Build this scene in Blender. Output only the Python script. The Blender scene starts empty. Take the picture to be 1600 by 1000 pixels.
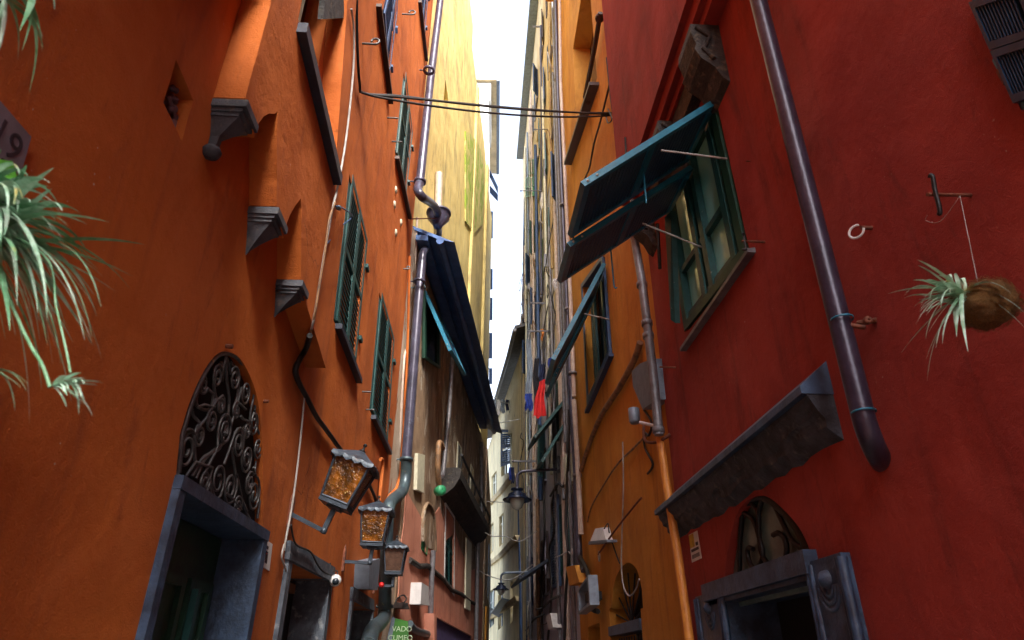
import bpy, math, random
from mathutils import Vector, Matrix
from mathutils.geometry import tessellate_polygon
random.seed(7)
R = math.radians
V = Vector
sc = bpy.context.scene
col = sc.collection
# ------------------------------------------------------------------ camera
FPX = 1025.0                       # focal length in pixels of the 1600 px wide photograph
ya = V((-60, -540, -FPX)).normalized()      # world +Y (along the alley) in camera space
za = V((10, 1945, -FPX))                    # world up in camera space
za = (za - ya * za.dot(ya)).normalized()
xa = ya.cross(za)
C2W = Matrix((xa, ya, za))                  # rows: camera->world
EYE = V((0, 0, 1.6))
cd = bpy.data.cameras.new('camera'); cam = bpy.data.objects.new('camera', cd); col.objects.link(cam)
cam.matrix_world = Matrix.Translation(EYE) @ C2W.to_4x4()
cd.sensor_width = 36; cd.lens = 36 * FPX / 1600; cd.clip_start = .05; cd.clip_end = 2000
cd.dof.use_dof = True; cd.dof.focus_distance = 7.0; cd.dof.aperture_fstop = 4.0
sc.camera = cam
# ------------------------------------------------------------------ light
SUN_EL, SUN_AZ = 43, 164          # azimuth measured from +Y clockwise: behind the camera
w = bpy.data.worlds.new('World'); sc.world = w; w.use_nodes = True
nt = w.node_tree; bg = nt.nodes['Background']
sky = nt.nodes.new('ShaderNodeTexSky'); sky.sky_type = 'NISHITA'; sky.sun_disc = False
sky.sun_elevation = R(SUN_EL); sky.sun_rotation = R(SUN_AZ); sky.dust_density = 4; sky.air_density = 1.0; sky.ozone_density = 1.5
hs = nt.nodes.new('ShaderNodeHueSaturation'); hs.inputs['Saturation'].default_value = .6; nt.links.new(sky.outputs[0], hs.inputs['Color']); nt.links.new(hs.outputs[0], bg.inputs[0]); bg.inputs[1].default_value = .15
sl = bpy.data.lights.new('sun', 'SUN'); sl.energy = 1.0; sl.angle = R(14); sl.color = (1, .93, .82)
so = bpy.data.objects.new('sun', sl); col.objects.link(so)
az = R(SUN_AZ); el = R(SUN_EL)
sd = V((math.sin(az) * math.cos(el), math.cos(az) * math.cos(el), math.sin(el)))
so.rotation_euler = sd.to_track_quat('Z', 'Y').to_euler(); so.location = (0, -5, 40)
sc.view_settings.view_transform = 'Standard'; sc.view_settings.look = 'None'
sc.view_settings.exposure = 2.6; sc.view_settings.gamma = 1
sc.cycles.max_bounces = 10; sc.cycles.diffuse_bounces = 6; sc.cycles.use_denoising = True
sc.render.film_transparent = False
# ------------------------------------------------------------------ pixel -> world on real planes
def ray(px, py):
    return C2W @ V((px - 800, 500 - py, -FPX))
def onplane(px, py, o, n):
    d = ray(px, py); k = (V(o) - EYE).dot(n) / d.dot(n)
    return EYE + d * k
def aty(px, py, y): return onplane(px, py, (0, y, 0), V((0, 1, 0)))
def atx(px, py, x): return onplane(px, py, (x, 0, 0), V((1, 0, 0)))
class Wall:
    """a vertical wall plane: s metres along it, z height, h out of it towards the alley"""
    def __init__(s, o, t, n):
        s.o = V((o[0], o[1], 0)); s.t = V((t[0], t[1], 0)).normalized(); s.n = V((n[0], n[1], 0)).normalized()
    def w(s, a, z, h=0): return s.o + s.t * a + s.n * h + V((0, 0, z))
    def px(s, x, y, h=0): return onplane(x, y, s.o + s.n * h, s.n)
    def sz(s, x, y, h=0):
        p = s.px(x, y, h) - s.o
        return (p.dot(s.t), p.z)
    def pts(s, l, h=0): return [s.sz(x, y, h) for x, y in l]
    def C(s, l, h=0): return [s.px(q[0], q[1], q[2] if len(q) > 2 else h) for q in l]
WL = Wall((-1.3, 0), (0, 1), (1, 0))
WR = Wall((1.9, 0), (0, 1), (-1, 0))
WR2 = Wall((1.95, 0), (0, 1), (-1, 0))
WR3 = Wall((2.02, 0), (0, 1), (-1, 0))
t2 = V((1.4, 12, 0)).normalized(); n2 = V((t2.y, -t2.x, 0))
WL2 = Wall((-1.3, 9.7), t2, n2)
WL3 = Wall((-1.9, 9.7), t2, n2)
WF = Wall((1.9, 27), (-.057, 1), (-1, -.057))
JH = .15                           # how far the arcaded upper wall of the orange house stands out
RJ = .25                           # the same on the red house
# ------------------------------------------------------------------ mesh builder
class MB:
    def __init__(s): s.v = []; s.f = []; s.sm = []
    def add(s, vs, fs, sm=False):
        b = len(s.v); s.v += [V(q) for q in vs]
        for f in fs: s.f.append([b + i for i in f]); s.sm.append(sm)
        return s
    def hexa(s, p):                # 8 points: bottom loop 0-3, top loop 4-7
        return s.add(p, [(3, 2, 1, 0), (4, 5, 6, 7), (0, 1, 5, 4), (1, 2, 6, 5), (2, 3, 7, 6), (3, 0, 4, 7)])
    def box(s, W, s0, s1, z0, z1, h0, h1):
        return s.hexa([W.w(s0, z0, h0), W.w(s1, z0, h0), W.w(s1, z0, h1), W.w(s0, z0, h1), W.w(s0, z1, h0), W.w(s1, z1, h0), W.w(s1, z1, h1), W.w(s0, z1, h1)])
    def patch(s, P, u0, u1, v0, v1, w0, w1, n, skew=0):
        """box in the bilinear patch P=(p00,p10,p11,p01), w along n; skew tilts it like a louvre"""
        def B(u, v, w): return (P[0] * (1 - u) + P[1] * u) * (1 - v) + (P[3] * (1 - u) + P[2] * u) * v + n * w
        return s.hexa([B(u0, v0, w0), B(u1, v0, w0), B(u1, v0 + skew, w1), B(u0, v0 + skew, w1), B(u0, v1, w0), B(u1, v1, w0), B(u1, v1 + skew, w1), B(u0, v1 + skew, w1)])
    def prism(s, poly, vec, holes=()):
        loops = [list(map(V, poly))] + [list(map(V, h)) for h in holes]
        tris = tessellate_polygon(loops); flat = [p for l in loops for p in l]; n = len(flat)
        vs = flat + [p + vec for p in flat]; fs = []
        for t in tris: fs.append(tuple(t)); fs.append(tuple(n + i for i in reversed(t)))
        b = 0
        for l in loops:
            m = len(l)
            for i in range(m):
                j = (i + 1) % m; fs.append((b + i, b + j, n + b + j, n + b + i))
            b += m
        return s.add(vs, fs)
    def plate(s, W, outer, holes, h0, h1):
        P = [W.w(a, z, h1) for a, z in outer]; H = [[W.w(a, z, h1) for a, z in h] for h in holes]
        return s.prism(P, W.n * (h0 - h1), H)
    def tube(s, pts, r, n=8, cap=True, closed=False):
        pts = [V(p) for p in pts]; m = len(pts); rings = []
        rr = r if isinstance(r, (list, tuple)) else [r] * m
        up = None
        for i, p in enumerate(pts):
            a = pts[i - 1] if i or closed else p; b = pts[(i + 1) % m] if i < m - 1 or closed else p
            d = (b - a).normalized() if (b - a).length > 1e-7 else V((0, 0, 1))
            if up is None: up = d.orthogonal().normalized()
            up = (up - d * up.dot(d)); up = up.normalized() if up.length > 1e-5 else d.orthogonal().normalized()
            q = d.cross(up)
            rings.append([p + (up * math.cos(2 * math.pi * k / n) + q * math.sin(2 * math.pi * k / n)) * rr[i] for k in range(n)])
        vs = [v for g in rings for v in g]; fs = []
        for i in range(m if closed else m - 1):
            j = (i + 1) % m
            for k in range(n): fs.append((i * n + k, i * n + (k + 1) % n, j * n + (k + 1) % n, j * n + k))
        s.add(vs, fs, True)
        if cap and not closed:
            s.add(rings[0], [tuple(reversed(range(n)))]); s.add(rings[-1], [tuple(range(n))])
        return s
    def lathe(s, c, prof, ax=V((0, 0, 1)), n=20):
        c = V(c); ax = ax.normalized(); u = ax.orthogonal().normalized(); q = ax.cross(u); vs = []; fs = []
        for r, z in prof:
            for k in range(n): vs.append(c + ax * z + (u * math.cos(2 * math.pi * k / n) + q * math.sin(2 * math.pi * k / n)) * max(r, 1e-4))
        for i in range(len(prof) - 1):
            for k in range(n): fs.append((i * n + k, i * n + (k + 1) % n, (i + 1) * n + (k + 1) % n, (i + 1) * n + k))
        return s.add(vs, fs, True)
    def blade(s, pts, wid, side, fold=.25):
        """a leaf: strip along pts, width tapering to the tip, folded at its midrib"""
        m = len(pts); vs = []; fs = []
        for i, p in enumerate(pts):
            t = i / (m - 1); w = wid * (min(1, .5 + t * 3) if t < .2 else (1 - ((t - .2) / .8) ** 2.2)) + .0004
            d = (pts[min(i + 1, m - 1)] - pts[max(i - 1, 0)]).normalized()
            sd_ = (side - d * side.dot(d)).normalized(); nn = d.cross(sd_)
            vs += [p - sd_ * w + nn * w * fold, p, p + sd_ * w + nn * w * fold]
        for i in range(m - 1):
            a = i * 3; fs += [(a, a + 1, a + 4, a + 3), (a + 1, a + 2, a + 5, a + 4)]
        return s.add(vs, fs, True)
    def build(s, name, mat, parent=None):
        loc = ROOT.get(parent.name) if parent is not None else None
        if loc is None:
            if parent is not None: loc = V((0, 0, 0))
            else:
                lo = [min(v[i] for v in s.v) for i in range(3)]; hi = [max(v[i] for v in s.v) for i in range(3)]
                loc = V(((lo[0] + hi[0]) / 2, (lo[1] + hi[1]) / 2, lo[2]))
        me = bpy.data.meshes.new(name); me.from_pydata([v - loc for v in s.v], [], s.f); me.update()
        for p, q in zip(me.polygons, s.sm): p.use_smooth = q
        import bmesh
        bm = bmesh.new(); bm.from_mesh(me); bmesh.ops.recalc_face_normals(bm, faces=bm.faces); bm.to_mesh(me); bm.free()
        me.materials.append(mat)
        o = bpy.data.objects.new(name, me); col.objects.link(o)
        if parent is None: o.location = loc
        else: o.parent = parent
        ROOT[o.name] = loc
        return o
ROOT = {}
def tag(o, label, cat, group=None, kind=None):
    if label: o['label'] = label
    if cat: o['category'] = cat
    if group: o['group'] = group
    if kind: o['kind'] = kind
    return o
def thing(name, label, cat, loc, group=None):
    o = bpy.data.objects.new(name, None); col.objects.link(o); o.location = loc; o.empty_display_size = .1
    ROOT[o.name] = V(loc)
    return tag(o, label, cat, group)
def smooth2(l, n=4):
    return [(q.x, q.y) for q in smooth([V((a, b, 0)) for a, b in l], n)]
def smooth(p, n=6):
    p = [V(q) for q in p]; out = []
    for i in range(len(p) - 1):
        a = p[max(i - 1, 0)]; b = p[i]; c = p[i + 1]; d = p[min(i + 2, len(p) - 1)]
        for k in range(n):
            t = k / n
            out.append(.5 * ((2 * b) + (c - a) * t + (2 * a - 5 * b + 4 * c - d) * t * t + (3 * b - a - 3 * c + d) * t ** 3))
    out.append(p[-1]); return out
def rough(pts, amp=.006, step=.07, skip=()):
    """break the straight edges of an opening or wall outline a little"""
    out = []; m = len(pts)
    for i in range(m):
        a = V(pts[i]); b = V(pts[(i + 1) % m]); L = (b - a).length; k = max(1, int(L / step)) if i not in skip else 1
        k = min(k, 60); nn = V((-(b - a).y, (b - a).x)).normalized() if L else V((0, 0))
        for j in range(k):
            q = a.lerp(b, j / k)
            if j: q = q + nn * random.uniform(-amp, amp)
            out.append((q.x, q.y))
    return out
# ------------------------------------------------------------------ materials
def newmat(name):
    m = bpy.data.materials.new(name); m.use_nodes = True
    return m, m.node_tree, m.node_tree.nodes['Principled BSDF']
def N(nt, t, **k):
    n = nt.nodes.new(t)
    for a, b in k.items(): setattr(n, a, b)
    return n
def noise(nt, scale, detail=4, rough_=.55, stretch=(1, 1, 1), dist=0, off=(0, 0, 0)):
    g = N(nt, 'ShaderNodeNewGeometry'); mp = N(nt, 'ShaderNodeMapping'); mp.inputs['Scale'].default_value = stretch; mp.inputs['Location'].default_value = off
    nt.links.new(g.outputs['Position'], mp.inputs[0])
    n = N(nt, 'ShaderNodeTexNoise'); n.inputs['Scale'].default_value = scale; n.inputs['Detail'].default_value = detail; n.inputs['Roughness'].default_value = rough_; n.inputs['Distortion'].default_value = dist
    nt.links.new(mp.outputs[0], n.inputs['Vector']); return n.outputs['Fac']
def ramp(nt, src, a, b):
    r = N(nt, 'ShaderNodeMapRange'); r.inputs['From Min'].default_value = a; r.inputs['From Max'].default_value = b; r.interpolation_type = 'SMOOTHSTEP'
    nt.links.new(src, r.inputs['Value']); return r.outputs['Result']
def mix(nt, fac, a, b):
    m = N(nt, 'ShaderNodeMix', data_type='RGBA')
    if isinstance(fac, (int, float)): m.inputs[0].default_value = fac
    else: nt.links.new(fac, m.inputs[0])
    for i, c in ((6, a), (7, b)):
        if isinstance(c, (tuple, list)): m.inputs[i].default_value = (*c, 1)
        else: nt.links.new(c, m.inputs[i])
    return m.outputs[2]
def mul(nt, a, b, op='MULTIPLY'):
    m = N(nt, 'ShaderNodeMath', operation=op)
    for i, c in enumerate((a, b)):
        if isinstance(c, (int, float)): m.inputs[i].default_value = c
        else: nt.links.new(c, m.inputs[i])
    return m.outputs[0]
def bump(nt, bs, src, dist, strength=1.0, prev=None):
    b = N(nt, 'ShaderNodeBump'); b.inputs['Distance'].default_value = dist; b.inputs['Strength'].default_value = strength
    nt.links.new(src, b.inputs['Height'])
    if prev is not None: nt.links.new(prev, b.inputs['Normal'])
    nt.links.new(b.outputs[0], bs.inputs['Normal']); return b.outputs[0]
def stucco(name, base, var, stain, amt=.5, patch=None, patch_lo=.62, grain=.006, streak=.78):
    m, t, bs = newmat(name)
    c = mix(t, ramp(t, noise(t, 1.1, 6, .6), .3, .7), base, var)
    c = mix(t, mul(t, ramp(t, noise(t, 2.2, 6, .65, (1.6, 1.6, .22), .6), .5, .78), streak), c, stain)
    c = mix(t, mul(t, ramp(t, noise(t, .55, 5, .6, off=(3, 7, 1)), .5, .72), amt), c, stain)
    c = mix(t, mul(t, ramp(t, noise(t, 34, 3, .7), .62, .8), .35), c, var)
    c = mix(t, mul(t, ramp(t, noise(t, .9, 7, .66, (1, 1, .7), .8, (5, 1, 8)), .5, .64), .42), c, tuple(min(1, x * 1.12 + .02) for x in base))
    c = mix(t, mul(t, ramp(t, noise(t, 5.5, 6, .7, (1.2, 1.2, .35), .4, (2, 6, 3)), .56, .7), .4), c, stain)
    g_ = N(t, 'ShaderNodeNewGeometry'); wn = N(t, 'ShaderNodeTexNoise'); wn.inputs['Scale'].default_value = 2.5; wn.inputs['Detail'].default_value = 5; t.links.new(g_.outputs['Position'], wn.inputs['Vector'])
    va = N(t, 'ShaderNodeVectorMath', operation='MULTIPLY_ADD'); t.links.new(wn.outputs['Color'], va.inputs[0]); va.inputs[1].default_value = (.6, .6, .6); t.links.new(g_.outputs['Position'], va.inputs[2])
    vo_ = N(t, 'ShaderNodeTexVoronoi', feature='DISTANCE_TO_EDGE'); vo_.inputs['Scale'].default_value = .75; t.links.new(va.outputs[0], vo_.inputs['Vector'])
    crk = mul(t, ramp(t, vo_.outputs['Distance'], .006, .001), ramp(t, noise(t, .8, 3, off=(7, 7, 7)), .62, .68))
    c = mix(t, mul(t, crk, .75), c, tuple(x * .3 for x in stain))
    c = mix(t, mul(t, ramp(t, noise(t, 48, 2, .5, off=(8, 3, 4)), .74, .78), ramp(t, noise(t, 1.6, 3, off=(1, 9, 4)), .5, .65)), c, (.5, .42, .36))
    if patch:
        pf = ramp(t, noise(t, 1.7, 9, .68, (1, 1, .55), 1.2, (9, 2, 5)), patch_lo, patch_lo + .035)
        c = mix(t, pf, c, patch)
    t.links.new(c, bs.inputs['Base Color']); bs.inputs['Roughness'].default_value = .85; bs.inputs['Specular IOR Level'].default_value = .25
    b1 = bump(t, bs, noise(t, 2.2, 3, .5), .05, .6)
    b2 = bump(t, bs, noise(t, 26, 5, .62), grain * .85, 1, b1)
    b3 = bump(t, bs, noise(t, 150, 3, .6), grain * .55, 1, b2)
    if patch: bump(t, bs, pf, -.012, 1, b3)
    return m
def paint(name, base, var=None, rough_=.45, metal=0, wear=.0, rust=(.12, .05, .02), scale=9, bmp=.002):
    m, t, bs = newmat(name); var = var or tuple(x * .6 for x in base)
    c = mix(t, ramp(t, noise(t, scale, 6, .65), .35, .7), base, var)
    if wear: c = mix(t, ramp(t, noise(t, 17, 7, .7, off=(4, 4, 9)), .68 - wear * .2, .74 - wear * .2), c, rust)
    t.links.new(c, bs.inputs['Base Color']); bs.inputs['Roughness'].default_value = rough_; bs.inputs['Metallic'].default_value = metal
    if bmp: bump(t, bs, noise(t, 40, 4, .6), bmp, 1)
    return m
def stone(name, base, dark, rough_=.8, d=.012, tint=None):
    m, t, bs = newmat(name)
    c = mix(t, ramp(t, noise(t, 6, 8, .7), .35, .65), base, dark)
    if tint: c = mix(t, mul(t, ramp(t, noise(t, 14, 5, .6, off=(1, 5, 2)), .55, .7), .8), c, tint)
    t.links.new(c, bs.inputs['Base Color']); bs.inputs['Roughness'].default_value = rough_
    b = bump(t, bs, noise(t, 11, 6, .65), d, 1); bump(t, bs, noise(t, 60, 4, .7), d * .35, 1, b)
    return m
M = {}
M['orange'] = stucco('orange_stucco', (.52, .135, .022), (.42, .1, .017), (.21, .055, .022), .45)
M['orange2'] = stucco('orange_stucco_pale', (.6, .18, .04), (.5, .12, .025), (.3, .07, .02), .4)
M['red'] = stucco('red_stucco', (.35, .046, .032), (.25, .03, .024), (.12, .024, .02), .5)
M['ochre'] = stucco('ochre_stucco', (.6, .28, .045), (.5, .2, .03), (.28, .11, .03), .45)
M['cream'] = stucco('cream_stucco', (.66, .55, .34), (.55, .42, .24), (.32, .26, .18), .5)
M['lilac'] = stucco('grey_stucco', (.52, .53, .64), (.4, .4, .5), (.2, .2, .26), .7, (.42, .3, .24), .62)
M['yellow'] = stucco('yellow_stucco', (.62, .5, .2), (.5, .38, .14), (.22, .18, .09), .7, (.4, .3, .16), .66, streak=1)
M['white'] = stucco('white_stucco', (.6, .6, .58), (.55, .54, .5), (.4, .39, .36), .3)
M['pale'] = stucco('pale_yellow_stucco', (.8, .7, .44), (.68, .56, .33), (.36, .31, .2), .8, (.42, .36, .26), .62)
M['brown'] = stucco('brown_plaster', (.36, .25, .16), (.22, .14, .09), (.07, .05, .04), 1, (.46, .38, .3), .56, .012, 1)
M['pink'] = stucco('pink_plaster', (.6, .26, .18), (.5, .2, .13), (.22, .08, .05), .6, (.45, .3, .2), .68)
M['beige'] = stucco('beige_plaster', (.5, .42, .34), (.38, .28, .2), (.2, .14, .1), .6, (.4, .16, .07), .58, .02)
M['slate'] = stone('slate', (.045, .085, .16), (.016, .028, .055), .42, .006, (.06, .1, .17))
M['slatel'] = stone('pale_slate', (.1, .125, .16), (.045, .055, .075), .65, .006, (.24, .26, .28))
M['hoodstone'] = stone('sooty_hood_stone', (.06, .075, .1), (.018, .022, .03), .65, .025, (.13, .14, .14))
M['darkstone'] = stone('weathered_stone', (.045, .038, .034), (.016, .014, .015), .75, .03, (.13, .1, .06))
M['corbel'] = stone('corbel_stone', (.075, .08, .1), (.025, .028, .038), .7, .01, (.16, .13, .1))
M['marble'] = stone('grey_marble', (.2, .18, .23), (.13, .12, .15), .5, .001)
M['paving'] = stone('paving_stone', (.16, .15, .14), (.09, .085, .08), .7, .01)
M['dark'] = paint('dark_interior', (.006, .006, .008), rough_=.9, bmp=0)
M['iron'] = paint('wrought_iron', (.1, .1, .1), (.05, .05, .055), .4, .4, .2, (.2, .16, .1), 20)
M['ironblack'] = paint('black_iron', (.012, .012, .014), rough_=.5, metal=.3)
M['green'] = paint('green_shutter_paint', (.006, .05, .05), (.01, .075, .075), .45, 0, .25, (.2, .2, .17), 14)
M['greend'] = paint('dark_green_paint', (.01, .06, .035), (.008, .035, .025), .5, 0, .1)
M['teal'] = paint('dark_teal_paint', (.005, .028, .07), (.003, .016, .04), .4, 0, .15, (.12, .1, .08), 12)  # darkened teal; on flap leaves it paints the shade of their undersides
M['teallight'] = paint('bright_worn_teal_paint', (.016, .17, .27), (.011, .11, .18), .36, 0, .2, (.1, .1, .09), 12)  # brighter teal; on flap frames it paints the lit edges into the colour
M['bluesh'] = paint('blue_shutter_paint', (.02, .06, .16), (.015, .04, .1), .5, 0, .2)
M['brightgreen'] = paint('bright_green_paint', (.02, .25, .1), (.02, .18, .08), .5)
M['brownlamp'] = paint('dull_brown_glass', (.09, .05, .035), (.05, .028, .02), .2, 0, .3, (.2, .14, .08), 20)
M['woodbrown'] = paint('dark_brown_wood', (.05, .022, .014), (.03, .015, .01), .55, 0, .2)
M['wood'] = paint('varnished_wood', (.22, .09, .03), (.12, .05, .02), .45)
M['cream_paint'] = paint('cream_paint', (.62, .6, .45), (.5, .48, .36), .5)
M['sillslate'] = paint('dark_slate', (.02, .03, .055), (.012, .018, .03), .4)
M['purple'] = paint('purple_brown_pipe_paint', (.07, .066, .105), (.035, .034, .055), .3, .2, .4, (.1, .15, .2), 5)
M['bigpipe'] = paint('brown_pipe_enamel', (.045, .035, .06), (.028, .022, .04), .32, .3, .15, (.07, .05, .05))
M['copper'] = paint('green_copper', (.08, .125, .14), (.04, .06, .08), .4, .3, .4, (.16, .17, .1), 6)
M['greypipe'] = paint('grey_pipe', (.2, .2, .22), (.12, .11, .12), .45, .3, .3, (.12, .06, .04))
M['whitepipe'] = paint('cream_pipe_paint', (.55, .45, .38), (.42, .32, .26), .45)
M['orangepipe'] = paint('orange_pipe_paint', (.62, .24, .04), (.5, .17, .03), .5)
M['cablew'] = paint('pale_cable', (.42, .4, .38), (.25, .23, .21), .6, bmp=0)
M['cableb'] = paint('black_cable', (.02, .018, .018), rough_=.6, bmp=0)
M['cableo'] = paint('painted_cable', (.3, .16, .07), (.1, .06, .04), .6, bmp=0)
M['whiteplastic'] = paint('white_plastic', (.68, .68, .68), (.55, .55, .55), .4, bmp=0)
M['lampiron'] = paint('dark_lamp_iron', (.045, .065, .09), (.025, .035, .05), .4, .3, .2, (.1, .06, .04))
M['greybox'] = paint('grey_blue_metal', (.2, .25, .32), (.14, .17, .22), .45, .2)
M['rust'] = paint('rust', (.2, .06, .03), (.09, .03, .018), .75, .2, .3, (.03, .02, .02), 40)
M['redp'] = paint('red_plastic', (.6, .02, .02), rough_=.3, bmp=0)
M['greensign'] = paint('green_sign_paint', (.03, .16, .01), (.02, .12, .01), .4)
M['lettering'] = paint('white_lettering', (.45, .6, .4), rough_=.5, bmp=0)
M['ink'] = paint('dark_ink', (.03, .02, .035), rough_=.6, bmp=0)
M['ochrepipe'] = paint('ochre_pipe_paint', (.42, .28, .1), (.3, .2, .08), .5)
M['yellowink'] = paint('yellow_ink', (.6, .42, .02), rough_=.6, bmp=0)
M['violet'] = paint('violet_awning_cloth', (.1, .07, .2), (.06, .045, .12), .7)
M['lead'] = paint('dark_blue_roof_sheet', (.09, .17, .38), (.05, .1, .24), .32, .1, .1, (.05, .04, .05), 5)
M['rooftile'] = stone('roof_slate', (.11, .11, .12), (.06, .06, .065), .7, .02)
M['cloth_red'] = paint('red_cloth', (.65, .02, .02), (.5, .01, .01), .8)
M['cloth_navy'] = paint('navy_cloth', (.012, .02, .07), rough_=.85)
M['cloth_blue'] = paint('blue_cloth', (.02, .05, .3), rough_=.85)
M['cloth_white'] = paint('white_cloth', (.62, .6, .58), (.5, .48, .46), .85)
M['cloth_grey'] = paint('grey_blue_cloth', (.25, .3, .36), rough_=.85)
M['cloth_black'] = paint('black_cloth', (.012, .012, .018), rough_=.85)
M['lampblue'] = paint('dark_blue_enamel', (.014, .022, .05), (.01, .014, .03), .25, .2)
M['moss'] = stucco('mossy_plaster', (.56, .48, .18), (.46, .4, .13), (.2, .2, .07), .7, (.24, .33, .04), .5)
def leafmat(name, edge, mid, dry):
    m, t, bs = newmat(name)
    c = mix(t, ramp(t, noise(t, 22, 3, .6), .4, .6), edge, mid); c = mix(t, ramp(t, noise(t, 7, 4, .6, off=(2, 2, 2)), .63, .72), c, dry)
    t.links.new(c, bs.inputs['Base Color']); bs.inputs['Roughness'].default_value = .4
    bs.inputs['Subsurface Weight'].default_value = 0
    return m
M['spider'] = leafmat('pale_striped_leaf', (.55, .78, .66), (.26, .5, .34), (.42, .38, .1))
M['spiderd'] = leafmat('deep_green_leaf', (.1, .28, .14), (.2, .42, .26), (.3, .3, .08))
M['brightleaf'] = leafmat('bright_green_leaf', (.1, .42, .03), (.06, .28, .02), (.2, .4, .05))
m, t, bs = newmat('coir_fibre')
c = mix(t, ramp(t, noise(t, 60, 6, .75, (1, 1, 3), 3), .35, .65), (.4, .2, .05), (.16, .08, .02)); t.links.new(c, bs.inputs['Base Color'])
bs.inputs['Roughness'].default_value = .95; bump(t, bs, noise(t, 90, 5, .8, (1, 1, 2), 2), .03); M['coir'] = m
m, t, bs = newmat('amber_hammered_glass')
c = mix(t, ramp(t, noise(t, 9, 4, .6), .35, .65), (.26, .085, .008), (.05, .02, .005))
vo = N(t, 'ShaderNodeTexVoronoi'); vo.inputs['Scale'].default_value = 42; g = N(t, 'ShaderNodeNewGeometry'); t.links.new(g.outputs['Position'], vo.inputs['Vector'])
sp = mul(t, ramp(t, vo.outputs['Distance'], .3, .12), ramp(t, noise(t, 40, 2, off=(3, 1, 2)), .56, .6)); c = mix(t, sp, c, (.75, .55, .22))  # sparse highlights painted into the amber colour as pale specks
t.links.new(c, bs.inputs['Base Color']); bs.inputs['Roughness'].default_value = .12; bs.inputs['Coat Weight'].default_value = .5
bump(t, bs, noise(t, 30, 3), .012); M['amber'] = m
m, t, bs = newmat('green_window_glass'); bs.inputs['Base Color'].default_value = (.1, .5, .42, 1); bs.inputs['Roughness'].default_value = .12; bs.inputs['Coat Weight'].default_value = .5; M['tealglass'] = m
c = mix(t, ramp(t, noise(t, 1.2, 2), .35, .65), (.45, 1, .95), (.22, .8, .76)); t.links.new(c, bs.inputs['Base Color'])  # pale teal paints light from the room behind into the pane colour
m, t, bs = newmat('dark_window_glass'); bs.inputs['Base Color'].default_value = (.02, .03, .04, 1); bs.inputs['Roughness'].default_value = .06; M['glass'] = m
m, t, bs = newmat('dusty_fanlight_glass'); c = mix(t, ramp(t, noise(t, 9, 6, .7), .3, .7), (.13, .22, .2), (.07, .12, .13)); t.links.new(c, bs.inputs['Base Color']); bs.inputs['Roughness'].default_value = .3; M['fanglass'] = m
m, t, bs = newmat('lamp_globe_glass'); bs.inputs['Base Color'].default_value = (.42, .48, .44, 1); bs.inputs['Roughness'].default_value = .2; M['globe'] = m
# ------------------------------------------------------------------ reusable pieces
def louvred(P, n, name, mat, th=.035, slats=22, mid=True, border=.1, vb=.04, parent=None):
    """one louvred leaf: stiles, rails and slats in the patch P; n points out"""
    b = MB()
    b.patch(P, 0, border, 0, 1, 0, th, n); b.patch(P, 1 - border, 1, 0, 1, 0, th, n)
    b.patch(P, border, 1 - border, 0, vb, 0, th, n); b.patch(P, border, 1 - border, 1 - vb, 1, 0, th, n)
    if mid: b.patch(P, border, 1 - border, .48, .48 + vb, 0, th, n)
    k = 1 / slats
    for i in range(slats):
        v = vb + (1 - 2 * vb) * (i + .2) * k
        if mid and .44 < v < .5: continue
        b.patch(P, border - .01, 1.01 - border, v, v + k * .22, .004, th - .004, n, -k * .62)
    return b.build(name, mat, parent)
def lerp_quad(P, u0, u1, v0=0, v1=1):
    def B(u, v): return (P[0] * (1 - u) + P[1] * u) * (1 - v) + (P[3] * (1 - u) + P[2] * u) * v
    return [B(u0, v0), B(u1, v0), B(u1, v1), B(u0, v1)]
def shut_window(W, quad, house, mat, sill=None, h=.0, leaves=2, slats=24, label=None, sillmat=None):
    """closed shutters; quad in photo pixels: near-bottom, far-bottom, far-top, near-top"""
    P = [W.px(x, y, h) for x, y in quad]
    fr = MB(); e = .035
    for u0, u1, v0, v1 in ((-.06, 0, -.01, 1.01), (1, 1.06, -.01, 1.01), (0, 1, 1, 1.015)): fr.patch(P, u0, u1, v0, v1, -.06, .02, W.n)
    win = fr.build('shutter_window', mat, house)
    for k in range(leaves):
        louvred(lerp_quad(P, k / leaves + .004, (k + 1) / leaves - .004), W.n, 'shutter', mat, .035, slats, True, .12, parent=win)
    for u, v in ((1.04, .2), (1.04, .78)): MB().patch(P, u - .03, u + .07, v, v + .03, .0, .06, W.n).build('hinge', mat, win)
    if sill:
        a = W.sz(*sill[0], h); b = W.sz(*sill[1], h)
        z = (a[1] + b[1]) / 2
        MB().hexa([W.w(a[0], a[1] - .05, h), W.w(b[0], b[1] - .05, h), W.w(b[0], b[1] - .05, h + .09), W.w(a[0], a[1] - .05, h + .09), W.w(a[0], a[1], h), W.w(b[0], b[1], h), W.w(b[0], b[1], h + .09), W.w(a[0], a[1], h + .09)]).build('sill', sillmat or M['sillslate'], win)
    return win
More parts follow.
